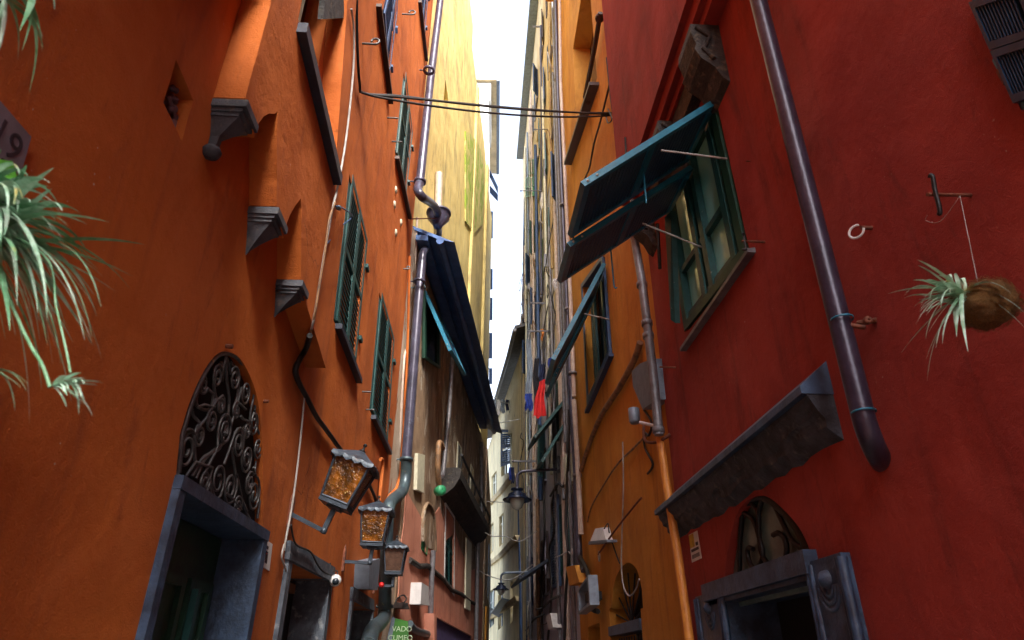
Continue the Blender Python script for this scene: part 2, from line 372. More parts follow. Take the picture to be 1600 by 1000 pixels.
def flap(W, nt_, ft, outer, parent, mat, edge, h=.0, th=.05, slats=16, skew=(0, 0)):
    """shutter leaf hinged at its top and pushed out over the alley"""
    A = W.px(*nt_, h); B = W.px(*ft, h); D = onplane(*outer, A, W.t)
    E = B + (D - A); n = (B - A).cross(D - A).normalized()
    if n.z < 0: n = -n
    P = [A, B, E, D]
    b = MB(); b.patch(P, .06, .94, .04, .96, .012, .03, n)
    for i in range(slats):
        v = .05 + .9 * (i + .2) / slats; b.patch(P, .07, .93, v, v + .3 / slats, -.006, .02, n, .4 / slats)
    leaf = b.build('shutter', mat, parent)
    s = MB(); s.patch(P, 0, .07, 0, 1, -.014, th, n); s.patch(P, .93, 1, 0, 1, -.014, th, n); s.patch(P, .07, .93, 0, .045, -.015, th, n); s.patch(P, .07, .93, .955, 1, -.015, th, n); s.patch(P, .07, .93, .47, .52, -.015, th, n)
    s.build('shutter_frame', edge, leaf)
    bo = MB()
    for v in (.9, .965): c0 = lerp_quad(P, .0, .1, v, v + .01)[0]; bo.lathe(c0 + n * .01 - W.t * .004, [(0, .008), (.01, .006), (.012, 0)], -W.t if W.t.dot(ray(800, 500)) > 0 else W.t, 8)
    bo.build('bolt', M['cablew'], leaf)
    return P, leaf
def pipe(name, label, pts, r, mat, parent=None, bands=(), bandmat=None, group=None, n=12, sm=0):
    w_ = smooth(pts, sm) if sm else pts
    root = thing(name, label, 'pipe', min(pts, key=lambda p: p.z), group)
    MB().tube(w_, r, n).build('pipe_run', mat, root)
    rr = r if not isinstance(r, (list, tuple)) else r[0]
    for (p, d) in bands:
        b = MB(); d = V(d).normalized(); b.lathe(p - d * .02, [(rr, 0), (rr + .012, 0), (rr + .012, .03), (rr, .03)], d, n)
        b.build('bracket', bandmat or mat, root)
    return root
def cable(name, label, pts, r, mat, group=None, n=6, sm=6, cat='cable', parent=None):
    o = MB().tube(smooth(pts, sm), r, n).build(name, mat, parent)
    if parent is None: tag(o, label, cat, group)
    return o
def hook(name, label, W, x, y, L=.07, r=.006, mat=None, h=0, curl=True):
    p = W.px(x, y, h); n = W.n
    pts = [p - n * .01, p + n * L * .6]
    if curl:
        for a in range(0, 300, 40):
            pts.append(p + n * (L * .8 + L * .25 * math.sin(R(a))) + V((0, 0, L * .25 - L * .25 * math.cos(R(a)))))
    else: pts.append(p + n * L)
    o = MB().tube(pts, r, 6).build(name, mat or M['iron'])
    return tag(o, label, 'hook', 'old iron hooks left in the house walls')
# ================================================================== STRUCTURE
g = MB(); g.add([(-60, -40, 0), (60, -40, 0), (60, 120, 0), (-60, 120, 0)], [(0, 1, 2, 3)]); go = g.build('ground', M['paving']); go['kind'] = 'structure'
# ---------------------------------------------------------------- orange house (near left)
OH = thing('orange_house', 'orange stuccoed house with an arcaded upper wall on little stone corbels', 'house', (-1.6, 3, 0))
def down(pts, i0, i1, z=.03):
    """bring the last/first opening points down to the ground"""
    return pts
def door_hole(a, b, W, extra=()):
    (s0, z0), (s1, z1) = W.sz(*a), W.sz(*b)
    return [(s0, .04), (s1, .04), (s1, z1)] + list(extra) + [(s0, z0)]
arch_px = [(411, 830), (411, 760), (410, 700), (405, 640), (395, 598), (375, 560), (352, 549), (334, 558), (314, 588), (296, 630), (281, 680), (275, 743)]
arch_px = [arch_px[0]] + smooth2(arch_px[1:-1]) + [arch_px[-1]]
arch = WL.pts(arch_px)
d1 = [(2.84, .04), (4.22, .04)] + arch
d2 = door_hole((451, 878), (511, 908), WL)
d3 = door_hole((549, 938), (579, 954), WL)
diam = WL.pts([(275, 93), (255, 160), (284, 222), (302, 157)])
win_px = {  # near-bottom, far-bottom, far-top, near-top
    'w1': [(521, 500), (551, 570), (570, 376), (546, 272)],
    'w2': [(577, 640), (602, 692), (613, 530), (593, 457)],
    'w3': [(617, 238), (632, 303), (642, 208), (631, 112)],
    'w4': [(597, 20), (604, 125), (617, 20), (619, -70)],
    'w5': [(655, 0), (661, 58), (668, -20), (665, -70)]}
holes = [rough(q, .004, .1) for q in (d1, d2, d3, diam)] + [WL.pts(win_px[k]) for k in win_px] + [[(2.68, 4.98), (3.6, 4.86), (3.52, 6.45), (2.68, 6.5)]]
MB().plate(WL, [(-6, 0), (9.65, 0), (9.55, 15.2), (-6, 15.2)], holes, -.45, 0).build('wall', M['orange'], OH)
MB().box(WL, -5, 9.6, 0, 15, -6, -5.8).box(WL, 9.4, 9.6, 0, 15, -5.8, -.45).box(WL, -6.2, -6, 0, 15, -6, -.45).box(WL, -6, 9.6, 15.2, 15.4, -6, .25).build('rear_wall', M['orange'], OH)
# jetty: arcaded upper wall
J = WL.pts([(398, 215), (399, 205), (404, 193), (412, 182), (421, 177), (429, 178), (434, 174), (433, 190), (432, 322)], JH)
J2 = WL.pts([(443, 372), (445, 358), (452, 338), (461, 322), (470, 310), (471, 325), (470, 437)], JH)
Jend = WL.pts([(478, 474), (509, 575), (535, 370), (548, 150), (557, 0)], JH)
zc = 3.96; c1x = WL.sz(383, 155, JH)[0]
near = [(-5, 4.2)]; zn = 4.2
for s0, s1 in ((-.65, -.21), (-.02, .42), (.61, 1.05), (1.24, 1.66), (1.85, c1x)):
    zb_ = zc if s1 == c1x else zn
    near += [(s0, zn), (s0, zn + .2)] + [((s0 + s1) / 2 - (s1 - s0) / 2 * math.cos(R(a)), zn + .42 + (s1 - s0) / 2 * math.sin(R(a))) for a in range(0, 181, 20)] + [(s1, zn + .2), (s1, zb_)]
sw = WL.pts([(466, 30), (523, 275), (541, 28)], JH); sw = [sw[0], sw[1], sw[2], (3.42, 6.5), (2.62, 6.5)]
jo = near + J + [WL.sz(443, 372, JH)] [:0] + J2 + Jend + [(3.62, 15.1), (-5, 15.1)]
MB().plate(WL, rough(jo, .004, .12), [sw], .002, JH).build('arcaded_wall', M['orange'], OH)
def corbel(s0, s1, zt, hang, knob=False):
    c = thing  # parts of the house
    b = MB(); sm = (s0 + s1) / 2
    b.box(WL, s0, s1, zt - .045, zt - .002, 0, JH + .015)
    b.box(WL, s0 + .012, s1 - .012, zt - .065, zt - .045, 0, JH - .005)
    b.box(WL, s0 + .022, s1 - .022, zt - .085, zt - .065, 0, JH - .02)
    prof = [(0, .09), (.25, .07), (.5, .05), (.8, .02), (1, .004)]
    L = []
    for t_, _ in prof:
        k = (1 - t_) ** 1.25 if not knob else max(.28, (1 - t_) ** 1.7)
        a0 = sm - (sm - s0 - .03) * k; a1 = sm + (s1 - .03 - sm) * k; h = (JH - .03) * k + .006
        L.append((a0, a1, zt - .085 - hang * t_, h))
    for q, r_ in zip(L, L[1:]):
        b.hexa([WL.w(r_[0], r_[2]), WL.w(r_[1], r_[2]), WL.w(r_[1], r_[2], r_[3]), WL.w(r_[0], r_[2], r_[3]), WL.w(q[0], q[2]), WL.w(q[1], q[2]), WL.w(q[1], q[2], q[3]), WL.w(q[0], q[2], q[3])])
    if knob: b.lathe(WL.w(sm - .02, zt - .1 - hang, .03), [(.01, .03), (.035, .02), (.045, 0), (.035, -.025), (.005, -.035)], V((0, 0, 1)), 12)
    b.build('corbel', M['corbel'], OH)
c1 = WL.sz(383, 155, JH); c1b = WL.sz(397, 215, JH)
corbel(c1[0], c1b[0] - .01, c1[1] - .0, .17, True)
a = WL.sz(432, 323, JH); b_ = WL.sz(443, 372, JH); corbel(a[0], b_[0], a[1], .17)
a = WL.sz(470, 437, JH); b_ = WL.sz(477, 472, JH); corbel(a[0], b_[0], a[1], .14)
for q in (1.66, 1.05, .42, -.21): corbel(q, q + .19, zn, .1)
for s0 in (1.55,): pass
shade_balcony = MB().box(WL, -2.6, 1.3, 4.95, 5.1, JH, 1.0).build('balcony', M['slatel'], OH)  # unseen balcony and railing, added only to shade the near orange wall
b = MB()
for k in range(23): b.tube([WL.w(-2.55 + k * .165, 5.1, .95), WL.w(-2.55 + k * .165, 6.0, .95)], .01, 6)
b.tube([WL.w(-2.6, 6.0, .95), WL.w(1.3, 6.0, .95)], .018, 6); b.build('railing', M['ironblack'], shade_balcony)
# diamond vent with stone balusters
dv = MB(); dd = [V(p) for p in diam]
dv.plate(WL, [(min(p[0] for p in diam) - .05, min(p[1] for p in diam) - .05), (max(p[0] for p in diam) + .05, min(p[1] for p in diam) - .05), (max(p[0] for p in diam) + .05, max(p[1] for p in diam) + .05), (min(p[0] for p in diam) - .05, max(p[1] for p in diam) + .05)], [], -.14, -.12)
vent = dv.build('diamond_vent', M['dark'], OH)
b = MB()
for x, y, r_ in ((272, 122, .012), (268, 131, .016), (266, 146, .02), (264, 161, .024), (271, 177, .02), (275, 188, .018), (282, 150, .014), (285, 170, .014)):
    p = WL.px(x, y, -.06); b.lathe(p - V((0, 0, .02)), [(.003, 0), (r_, .012), (r_ * .6, .024), (r_ * .9, .036), (.003, .045)], V((.2, .7, .3)), 10)
q0 = WL.px(272, 118, -.07); q1 = WL.px(284, 205, -.07); b.tube([q0, q1], .012, 6); b.tube([WL.px(258, 160, -.07), WL.px(298, 162, -.07)], .01, 6)
b.tube([WL.px(275, 128, -.05), WL.px(299, 162, -.05)], .01, 6); b.tube([WL.px(262, 150, -.05), WL.px(284, 210, -.05)], .01, 6)
b.prism([WL.w(*WL.sz(*q), -.04) for q in ((276, 196), (284, 222), (292, 190), (286, 186))], -WL.n * .05)
b.build('baluster_grille', M['marble'], vent)
# ---------------------------------------------------------------- doorway 1 with fanlight
DW = MB()
s0, z0 = WL.sz(275, 743); s1, z1 = WL.sz(410, 838)
fr = []
fr.append(((s0 - .01, .05), (s0 + .085, z0 - .0)))
DW.box(WL, s0 - .01, s0 + .055, .05, z0 - .06, -.25, .035).box(WL, s0 - .012, s1 + .01, z0 - .058, z0, -.25, .04).box(WL, s1 - .07, s1 + .005, .05, z0 - .06, -.25, .035)
door = DW.build('doorway', M['slate'], OH)
b = MB().box(WL, s0 + .087, s1 - .072, .05, z0 - .062, -.25, -.21)
dr = b.build('door', M['greend'], door)
b = MB()
for u0 in (s0 + .12, s0 + .5, s0 + .88):
    for zz in (.3, 1.2): b.box(WL, u0, u0 + .05, zz, zz + .8, -.21, -.185).box(WL, u0 + .27, u0 + .32, zz, zz + .8, -.21, -.185).box(WL, u0 + .05, u0 + .27, zz, zz + .05, -.21, -.185).box(WL, u0 + .05, u0 + .27, zz + .75, zz + .8, -.21, -.185)
b.build('door_panel', M['greend'], door)
MB().box(WL, 3.78, 3.82, .3, 1.95, -.184, -.15).build('door_edge', M['green'], door)
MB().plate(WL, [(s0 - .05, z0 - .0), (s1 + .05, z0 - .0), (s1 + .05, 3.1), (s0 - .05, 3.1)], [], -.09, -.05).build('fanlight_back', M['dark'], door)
gr = MB(); H = -.015
def band(b, pts, r=.009):
    b.tube(pts, r, 6)
ap = [WL.px(x, y, H) for x, y in arch_px]; sc_ = V((0, 0, 0))
for p in ap: sc_ += p
sc_ /= len(ap)
band(gr, [p.lerp(sc_, .03) for p in ap], .014)
band(gr, [p.lerp(sc_, .0) for p in [ap[0], ap[-1]]], .014)
def spiral(b, x, y, rp, hand=1, a0=90, turns=1.9, tail=None, h=H, r=.0062):
    c_ = WL.px(x, y, h); k = (c_ - EYE).length / FPX * 1.12; rr = rp * k * 1.3; pts = []
    if tail: pts += [WL.px(q[0], q[1], h) for q in tail]
    n_ = int(turns * 14)
    for i in range(n_ + 1):
        f = i / n_; a_ = R(a0) + hand * 2 * math.pi * turns * f; q = rr * (1 - f * .8)
        pts.append(c_ + WL.t * q * math.cos(a_) + V((0, 0, 1)) * q * math.sin(a_))
    b.tube(pts, [r * 1.15] * (len(pts) - 4) + [r * 1.2, r * 1.5, r * 1.7, r * 1.2], 6)
for x, y, r_, hd, a0, tail in (
    (340, 588, 13, 1, 0, [(353, 556), (350, 570)]), (367, 592, 13, -1, 180, [(354, 556), (357, 570)]), (318, 600, 10, -1, 0, [(330, 640), (333, 615)]),
    (384, 613, 13, 1, 180, [(360, 668), (368, 640)]), (331, 656, 13, 1, 90, [(310, 636), (320, 632)]), (352, 672, 17, -1, 200, [(318, 742), (340, 700)]),
    (292, 702, 20, 1, 60, [(325, 650), (310, 668)]), (312, 680, 12, 1, 120, [(298, 632), (302, 650)]), (373, 693, 16, -1, 160, [(350, 725), (355, 712)]),
    (397, 660, 13, 1, 200, [(398, 612), (392, 640)]), (403, 700, 12, -1, 60, [(398, 640), (402, 670)]), (386, 716, 15, 1, 180, [(378, 668), (378, 690)]),
    (341, 751, 21, 1, 160, [(290, 745), (306, 722)]), (360, 762, 18, -1, 60, [(386, 800), (378, 780)]), (320, 752, 12, -1, 20, [(336, 780), (332, 768)]),
    (390, 756, 12, 1, 60, [(400, 720), (398, 740)]), (397, 773, 17, -1, 90, [(396, 730), (400, 745)]), (371, 792, 11, 1, 0, [(352, 770), (362, 778)]),
    (369, 642, 9, 1, 90, [(384, 640), (376, 632)]), (345, 632, 9, -1, 90, [(330, 640), (338, 626)]), (386, 672, 9, -1, 90, [(376, 650), (380, 655)])):
    spiral(gr, x, y, r_, hd, a0, 1.9, tail)
for l in ([(353, 552), (354, 590), (358, 630), (352, 668), (343, 700), (318, 715), (300, 745)], [(362, 700), (368, 740), (380, 790), (392, 815)], [(398, 600), (398, 640), (384, 665), (366, 676)],
          [(316, 590), (306, 630), (325, 640), (338, 620)], [(352, 690), (322, 715), (306, 748)], [(407, 700), (408, 760), (402, 810)], [(360, 566), (372, 600), (366, 640)], [(346, 566), (334, 600), (342, 640)], [(282, 690), (300, 676), (305, 720)]):
    band(gr, smooth([WL.px(x, y, H - .006) for x, y in l], 6), .0085)
gr.build('scroll_grille', M['iron'], door)
# ---------------------------------------------------------------- doorways 2, 3
for (a, b2, oa, ob, nm) in (((451, 878), (511, 908), (448, 845), (517, 886), 0), ((549, 938), (579, 954), (548, 917), (580, 937), 1)):
    s0, z0 = WL.sz(*a); s1, z1 = WL.sz(*b2); o0, y0 = WL.sz(*oa); o1, y1 = WL.sz(*ob)
    b = MB(); b.box(WL, s0 - .1, s0, .05, z0, -.3, .03).box(WL, s1 - .004, s1 + .12, .05, z1, -.3, .03)
    b.hexa([WL.w(s0 - .12, z0 + .002, -.3), WL.w(s1 + .13, z1 + .002, -.3), WL.w(s1 + .13, z1 + .002, .035), WL.w(s0 - .12, z0 + .002, .035), WL.w(o0 - .02, y0, -.3), WL.w(o1 + .03, y1, -.3), WL.w(o1 + .03, y1, .035), WL.w(o0 - .02, y0, .035)])
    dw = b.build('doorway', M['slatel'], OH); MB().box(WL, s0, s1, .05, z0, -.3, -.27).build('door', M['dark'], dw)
    b = MB(); b.box(WL, s0 + .45, s0 + .5, .05, z0 - .1, -.27, -.23).box(WL, s0 + .6, s0 + .68, .05, z0 - .1, -.27, -.23).box(WL, s0 + .05, s0 + 1.2, z0 - .1, z0 - .03, -.27, -.23)
    b.build('door_frame', M['wood'], dw)
# ---------------------------------------------------------------- shuttered windows of the orange house
shut_window(WL, win_px['w1'], OH, M['green'], ((519, 505), (553, 592)), h=-.03)
shut_window(WL, win_px['w2'], OH, M['green'], ((576, 648), (603, 705)), h=-.03)
shut_window(WL, win_px['w3'], OH, M['green'], ((614, 243), (635, 338)), h=-.03, sillmat=M['woodbrown'])
shut_window(WL, win_px['w4'], OH, M['bluesh'], ((584, 5), (604, 158)), h=-.03, sillmat=M['woodbrown'])
shut_window(WL, win_px['w5'], OH, M['bluesh'], ((651, 0), (662, 93)), h=-.03, sillmat=M['woodbrown'])
# stone-silled window in the arcaded wall
b = MB(); a0 = WL.sz(466, 35, JH); a1 = WL.sz(523, 276, JH)
b.hexa([WL.w(a0[0], a0[1] - .08, JH - .1), WL.w(a1[0], a1[1] - .08, JH - .1), WL.w(a1[0], a1[1] - .08, JH + .06), WL.w(a0[0], a0[1] - .08, JH + .06), WL.w(a0[0], a0[1] - .0, JH - .1), WL.w(a1[0], a1[1], JH - .1), WL.w(a1[0], a1[1], JH + .06), WL.w(a0[0], a0[1], JH + .06)])
b.build('sill', M['sillslate'], OH)
b = MB(); b.box(WL, 2.6, 3.7, 4.8, 6.55, -.2, -.17); wb = b.build('window', M['glass'], OH)
b = MB(); zz0, zz1, ss0, ss1 = 4.9, 6.5, 2.66, 3.62
for u in (ss0, ss0 + .44, ss0 + .5, ss1 - .06): b.box(WL, u, u + .055, zz0, zz1, -.165, -.06)
b.box(WL, ss0, ss1, zz0, zz0 + .06, -.16, -.065).box(WL, ss0, ss1, 6.42, 6.47, -.16, -.065); b.build('window_frame', M['cream_paint'], wb)
MB().plate(WL, WL.pts([(505, 30), (538, 28), (536, -40), (512, -40)], JH - .02), [], JH - .06, JH - .02).build('lintel_board', M['darkstone'], OH)
# oval ceramic vents
for x, y in ((618, 297), (616, 320), (626, 348), (618, 364)):
    p = WL.px(x, y); MB().lathe(p, [(.001, .02), (.05, .018), (.06, 0)], WL.n, 14).build('air_vent', M['cream_paint'], OH)
# ---------------------------------------------------------------- low brown house with the dark eave (left, beyond)
BH = thing('peeling_house', 'low brown and pink peeling house under a long dark eave', 'house', (-2, 15, 0))
win2 = {'a': [(657, 566), (679, 545), (682, 520), (661, 470)], }
def q2(l, h=0): return WL2.pts(l, h)
arn = q2([(663, 865), (678, 880), (679, 835), (676, 800), (668, 787), (661, 805)])
MB().plate(WL2, [(.95, 0), (13.2, 0), (13.2, 8.4), (.95, 8.4)], [q2([(692, 905), (706, 927), (707, 810), (694, 790)]), q2([(656, 858), (663, 866), (664, 822), (657, 822)])], -.4, 0).build('wall', M['brown'], BH)
zb = 5.0
MB().plate(WL2, rough([(1.0, .02), (13.1, .02), (13.1, 3.9), (8, 4.1), (6.6, 4.4), (5.2, 4.0), (4.2, 4.5), (2.6, 3.9), (1.02, 4.1)], .1, .5), [q2([(692, 905), (706, 927), (707, 810), (694, 790)]), q2([(656, 858), (663, 866), (664, 822), (657, 822)])], .004, .02).build('pink_render', M['pink'], BH)
MB().box(WL2, -.12, .96, 0, 8.6, -.5, -.02).build('quoin_strip', M['beige'], BH)
MB().box(WL2, 2, 13.2, 0, 8, -7, -6.8).box(WL2, 13.0, 13.2, 0, 8, -6.8, -.4).build('rear_wall', M['brown'], BH)
# eave: sloping roof, dark sheet underside
e0, e1 = .25, 11.3; EZ = 8.45
def rw(s, h): return WL2.w(s, EZ + (.4 - h) * .5, h)
b = MB(); b.hexa([rw(e0, -3), rw(e1, -3), rw(e1, .42), rw(e0, .42)] + [p + V((0, 0, .07)) for p in (rw(e0, -3), rw(e1, -3), rw(e1, .72), rw(e0, .72))]); roof = b.build('roof', M['lead'], BH)
b = MB(); b.tube([rw(e0, .45) + V((0, 0, -.02)), rw(e1, .45) + V((0, 0, -.02))], .07, 10); b.build('gutter', M['lead'], roof)
b = MB(); b.hexa([rw(e0, .0) + V((0, 0, -.2)), rw(e1 - .3, .0) + V((0, 0, -.2)), rw(e1 - .3, .22) + V((0, 0, -.12)), rw(e0, .22) + V((0, 0, -.12)), rw(e0, .0) + V((0, 0, -.1)), rw(e1 - .3, .0) + V((0, 0, -.1)), rw(e1 - .3, .22) + V((0, 0, .0)), rw(e0, .22) + V((0, 0, .0))]); b.build('soffit_moulding', M['lead'], roof)
# dark balcony trough (curved base) with rail
b = MB(); a0 = WL2.sz(683, 730); a1 = WL2.sz(752, 850)
def trough(s0, s1, z0, z1):
    bb = MB(); n_ = 8; prof = [(0, .0), (.36, .0), (.42, -.06), (.40, -.22), (.28, -.42), (.12, -.55), (0, -.62)]
    for i in range(n_):
        A = s0 + (s1 - s0) * i / n_; B = s0 + (s1 - s0) * (i + 1) / n_; za_ = z0 + (z1 - z0) * i / n_; zb_ = z0 + (z1 - z0) * (i + 1) / n_
        P = [WL2.w(A, za_ + d, h) for h, d in prof]; Q = [WL2.w(B, zb_ + d, h) for h, d in prof]; m_ = len(P)
        bb.add(P + Q, [(k, (k + 1) % m_, m_ + (k + 1) % m_, m_ + k) for k in range(m_)] + [tuple(range(m_)), tuple(reversed(range(m_, 2 * m_)))])
    return bb
bal = trough(4.3, 10.8, 5.35, 5.35).build('balcony', M['darkstone'], BH)
b = MB(); b.tube([WL2.w(4.3, 5.62, .42), WL2.w(10.8, 5.55, .42)], .03, 8)
for k in range(6): b.tube([WL2.w(4.4 + k * 1.27, 5.35, .4), WL2.w(4.4 + k * 1.27, 5.6, .42)], .02, 6)
b.build('railing', M['ironblack'], bal)
# windows of the brown house
def small_window(W, quad, house, mat, back=None, name='shutter_window', depth=.16):
    P = [W.px(x, y, -.02) for x, y in quad]
    b = MB()
    for u0, u1, v0, v1 in ((-.07, 0, 0, 1), (1, 1.07, 0, 1), (-.07, 1.07, 1, 1.03), (-.07, 1.07, -.03, 0)): b.patch(P, u0, u1, v0, v1, -.05, .05, W.n)
    return P, b.build(name, mat, house)
P, wdw = small_window(WL2, [(692, 905), (706, 927), (707, 810), (694, 790)], BH, M['whiteplastic'])
for k in range(2): louvred(lerp_quad(P, k * .5 + .01, k * .5 + .49), WL2.n, 'shutter', M['green'], .035, 26, True, .12, parent=wdw)
P, wdw = small_window(WL2, [(656, 858), (663, 866), (664, 822), (657, 822)], BH, M['brightgreen']); louvred(P, WL2.n, 'shutter', M['brightgreen'], .035, 12, False, .1, parent=wdw)
P = [WL2.px(x, y, .02) for x, y in ((661, 560), (684, 575), (684, 505), (662, 455))]
wdw = MB().patch(P, 0, 1, 0, 1, -.03, .0, WL2.n).build('window', M['glass'], BH)
b = MB(); b.patch(P, -.05, .06, 0, 1, 0, .05, WL2.n); b.patch(P, .94, 1.05, 0, 1, 0, .05, WL2.n); b.patch(P, .06, .94, 0, .04, 0, .05, WL2.n); b.build('window_frame', M['greend'], wdw)
flap(WL2, (662, 455), (690, 505), (702, 548), wdw, M['teal'], M['teallight'], h=.03)
P = [WL2.px(x, y, .0) for x, y in ((646, 765), (657, 770), (659, 711), (648, 708))]
MB().patch(P, 0, 1, 0, 1, .0, .06, WL2.n).build('blocked_window', M['cream_paint'], BH)
P = [WL2.px(x, y, .0) for x, y in ((707, 800), (726, 840), (733, 690), (712, 655))]
# faded bricked windows above the balcony
for q in ([(712, 745), (718, 758), (720, 700), (714, 690)], [(733, 780), (737, 790), (739, 735), (735, 725)]):
    P = [WL2.px(x, y, .0) for x, y in q]; ww = MB().patch(P, 0, 1, 0, 1, .002, .03, WL2.n).build('window', M['cream_paint'], BH); MB().patch(P, .15, .85, .05, .95, .03, .035, WL2.n).build('pane', M['glass'], ww)
P = [WL2.px(x, y, .03) for x, y in ((725, 950), (733, 955), (735, 850), (727, 840))]; MB().patch(P, 0, 1, 0, 1, 0, .04, WL2.n).build('door_panel', M['cream_paint'], BH)
MB().tube(smooth(WL2.C([(660, 845), (660, 815), (663, 796), (668, 787), (674, 792), (678, 806), (680, 840), (680, 862)], .04), 4), .035, 8).build('arch_moulding', M['brown'], BH)
MB().plate(WL2, WL2.pts([(661, 845), (661, 815), (668, 790), (677, 806), (679, 860), (664, 855)]), [], .021, .03).build('arched_niche', M['brown'], BH)
b = MB()
lp = [(640, 875), (655, 885), (668, 884), (680, 895), (692, 905), (705, 922), (720, 928), (735, 940), (745, 946)]
b.tube([WL2.px(x, y, .03) for x, y in lp], .05, 6); b.build('broken_ledge', M['darkstone'], BH)
# ---------------------------------------------------------------- tall yellow house above the eave
YH = thing('tall_yellow_house', 'tall yellow house with grimy streaked wall rising above the dark eave', 'house', (-2.5, 20, 0))
tri = WL3.pts([(693, 160), (701, 160), (696, 124)])
MB().plate(WL3, [(-1.2, 0), (19.6, 0), (19.0, 22.8), (16.8, 23.2), (14.8, 24.2), (9.6, 24.7), (9.5, 26), (-1.2, 27)], [tri], -.4, 0).build('wall', M['yellow'], YH)
MB().box(WL3, -1.2, 19, 0, 22, -6, -5.8).build('rear_wall', M['yellow'], YH)
MB().box(WL3, 19.6 - .4, 19.6, 0, 22, -6, -.4).box(WL3, -1.2, -.8, 0, 26, -6, -.4).build('end_wall', M['yellow'], YH)
for s_, wd, zt, hh in ((11.2, .4, 24.3, .1), (15.6, .5, 23.6, .12)): MB().box(WL3, s_, s_ + wd, 7, zt, -.02, hh).build('pilaster', M['yellow'], YH)
mo = WL3.pts([(727, 345), (740, 365), (753, 350), (756, 300), (755, 260), (752, 238), (745, 222), (733, 208), (727, 205)], .03)
MB().plate(WL3, mo, [], .004, .05).build('mossy_flue', M['moss'], YH)
b = MB(); b.tube([WL3.px(686, 270, .12), WL3.px(684, 340, .12)], .1, 8); b.build('flue_pipe', M['whitepipe'], YH)
for x, y in ((708, 395), (746, 588), (741, 558)):
    p = WL3.px(x, y, .1); MB().lathe(p, [(.1, -.45), (.1, .1), (.06, .2), (.001, .22)], n=12).build('flue_cap', M['cream_paint'], YH)
# ---------------------------------------------------------------- pale tall house beyond (left) and its eave
PH = thing('pale_tower_house', 'very tall whitish house beyond the yellow one, its gutter returning round the roof', 'house', (-1.5, 32, 0))
WP = Wall((-.04, 29.8), (.03, 1), (1, -.03))
MB().box(WP, 0, 7, 0, 33, -5, 0).build('wall', M['white'], PH)
b = MB(); G0 = onplane(776, 60, WP.w(0, 0, .45), WP.n); s_g, z_g = WP.sz(776, 60, .45)
b.box(WP, .0, 9, z_g - .15, z_g, -1.2, .45); eo = b.build('eave', M['cream'], PH)
MB().tube([WP.w(.0, z_g - .1, .55), WP.w(9, z_g - .1, .55)], .12, 8).build('gutter', M['greybox'], eo)
MB().box(WP, 0.2, 4.5, 33, z_g - .2, -1.1, .1).build('attic_wall', M['white'], PH)
for i, (y0, y1, lean) in enumerate(((265, 300, 1), (290, 312, 1), (330, 372, 0), (420, 452, 0), (465, 500, 0), (520, 560, 0), (575, 600, 0))):
    b = MB()
    if lean: P = [WP.px(765, y0, .0), WP.px(765, y1 - 8, .0)]; q = [P[0], P[0] + WP.t * .8, P[1] + WP.t * .8 + WP.n * .6, P[1] + WP.n * .6]; b.prism(q, V((0, 0, .05)))
    else: p0 = WP.px(764, y1); p1 = WP.px(764, y0); b.hexa([p0, p0 + WP.n * .28, p0 + WP.n * .28 + WP.t * .05, p0 + WP.t * .05, p1, p1 + WP.n * .28, p1 + WP.n * .28 + WP.t * .05, p1 + WP.t * .05])
    b.build('open_shutter', M['bluesh'], PH)
# house closing the left side at street level, beyond the brown one
DH = thing('dark_far_house', 'shadowy house past the peeling one, with ochre doorway at its foot', 'house', (0, 25, 0))
WD = Wall((.28, 22.9), (.035, 1), (1, -.035))
MB().box(WD, 0, 12, 0, 8.5, -4, 0).build('wall', M['brown'], DH)
b = MB(); b.box(WD, 1.5, 3.5, .1, 3.4, .003, .06); b.build('doorway', M['ochre'], DH)
for q in (5, 9): MB().box(WD, q, q + 1.5, 4, 6, .003, .05).build('window', M['teal'], DH)
# ---------------------------------------------------------------- pale yellow house closing the view
FH = thing('pale_corner_house', 'pale yellow sunlit house closing the alley, string courses and open blue shutters', 'house', (1.2, 34, 0))
fwin = [[(768, 790), (776, 782), (776, 735), (768, 745)], [(766, 868), (771, 860), (771, 815), (766, 822)], [(780, 855), (787, 848), (787, 800), (780, 808)], [(783, 745), (800, 735), (800, 676), (783, 686)],
        [(762, 985), (772, 975), (773, 918), (763, 926)], [(778, 985), (786, 978), (786, 925), (778, 930)], [(797, 975), (801, 970), (802, 905), (797, 910)]]
ftop = WF.pts([(812, 556), (790, 620), (765, 690)])
MB().plate(WF, [(-1, 0), (22.5, 0), (22.5, ftop[2][1]), (ftop[1][0], ftop[1][1]), (ftop[0][0], ftop[0][1]), (-1, ftop[0][1])], [WF.pts(q) for q in fwin], -.4, 0).build('wall', M['pale'], FH)
MB().box(WF, -1, 22.4, 0, 13, -6, -5.8).build('rear_wall', M['pale'], FH)
b = MB(); P = [WF.w(s, z + .02, .55) for s, z in ftop]; 
rp = []
for s_, z_ in [(-1, ftop[0][1])] + ftop: rp.append((WF.w(s_, z_ + .05, .55), WF.w(s_, z_ + 1.3, -3)))
for (a, c), (d, e) in zip(rp, rp[1:]): b.hexa([a, d, e, c] + [q + V((0, 0, .15)) for q in (a, d, e, c)])
rf = b.build('roof', M['rooftile'], FH)
b = MB(); b.tube([p[0] + V((0, 0, -.05)) for p in rp], .09, 8); b.build('gutter', M['greypipe'], rf)
b = MB(); b.box(WF, 1, 3.4, ftop[0][1] + .3, ftop[0][1] + 2.6, -2.6, -.2); b.build('dormer', M['pale'], rf)
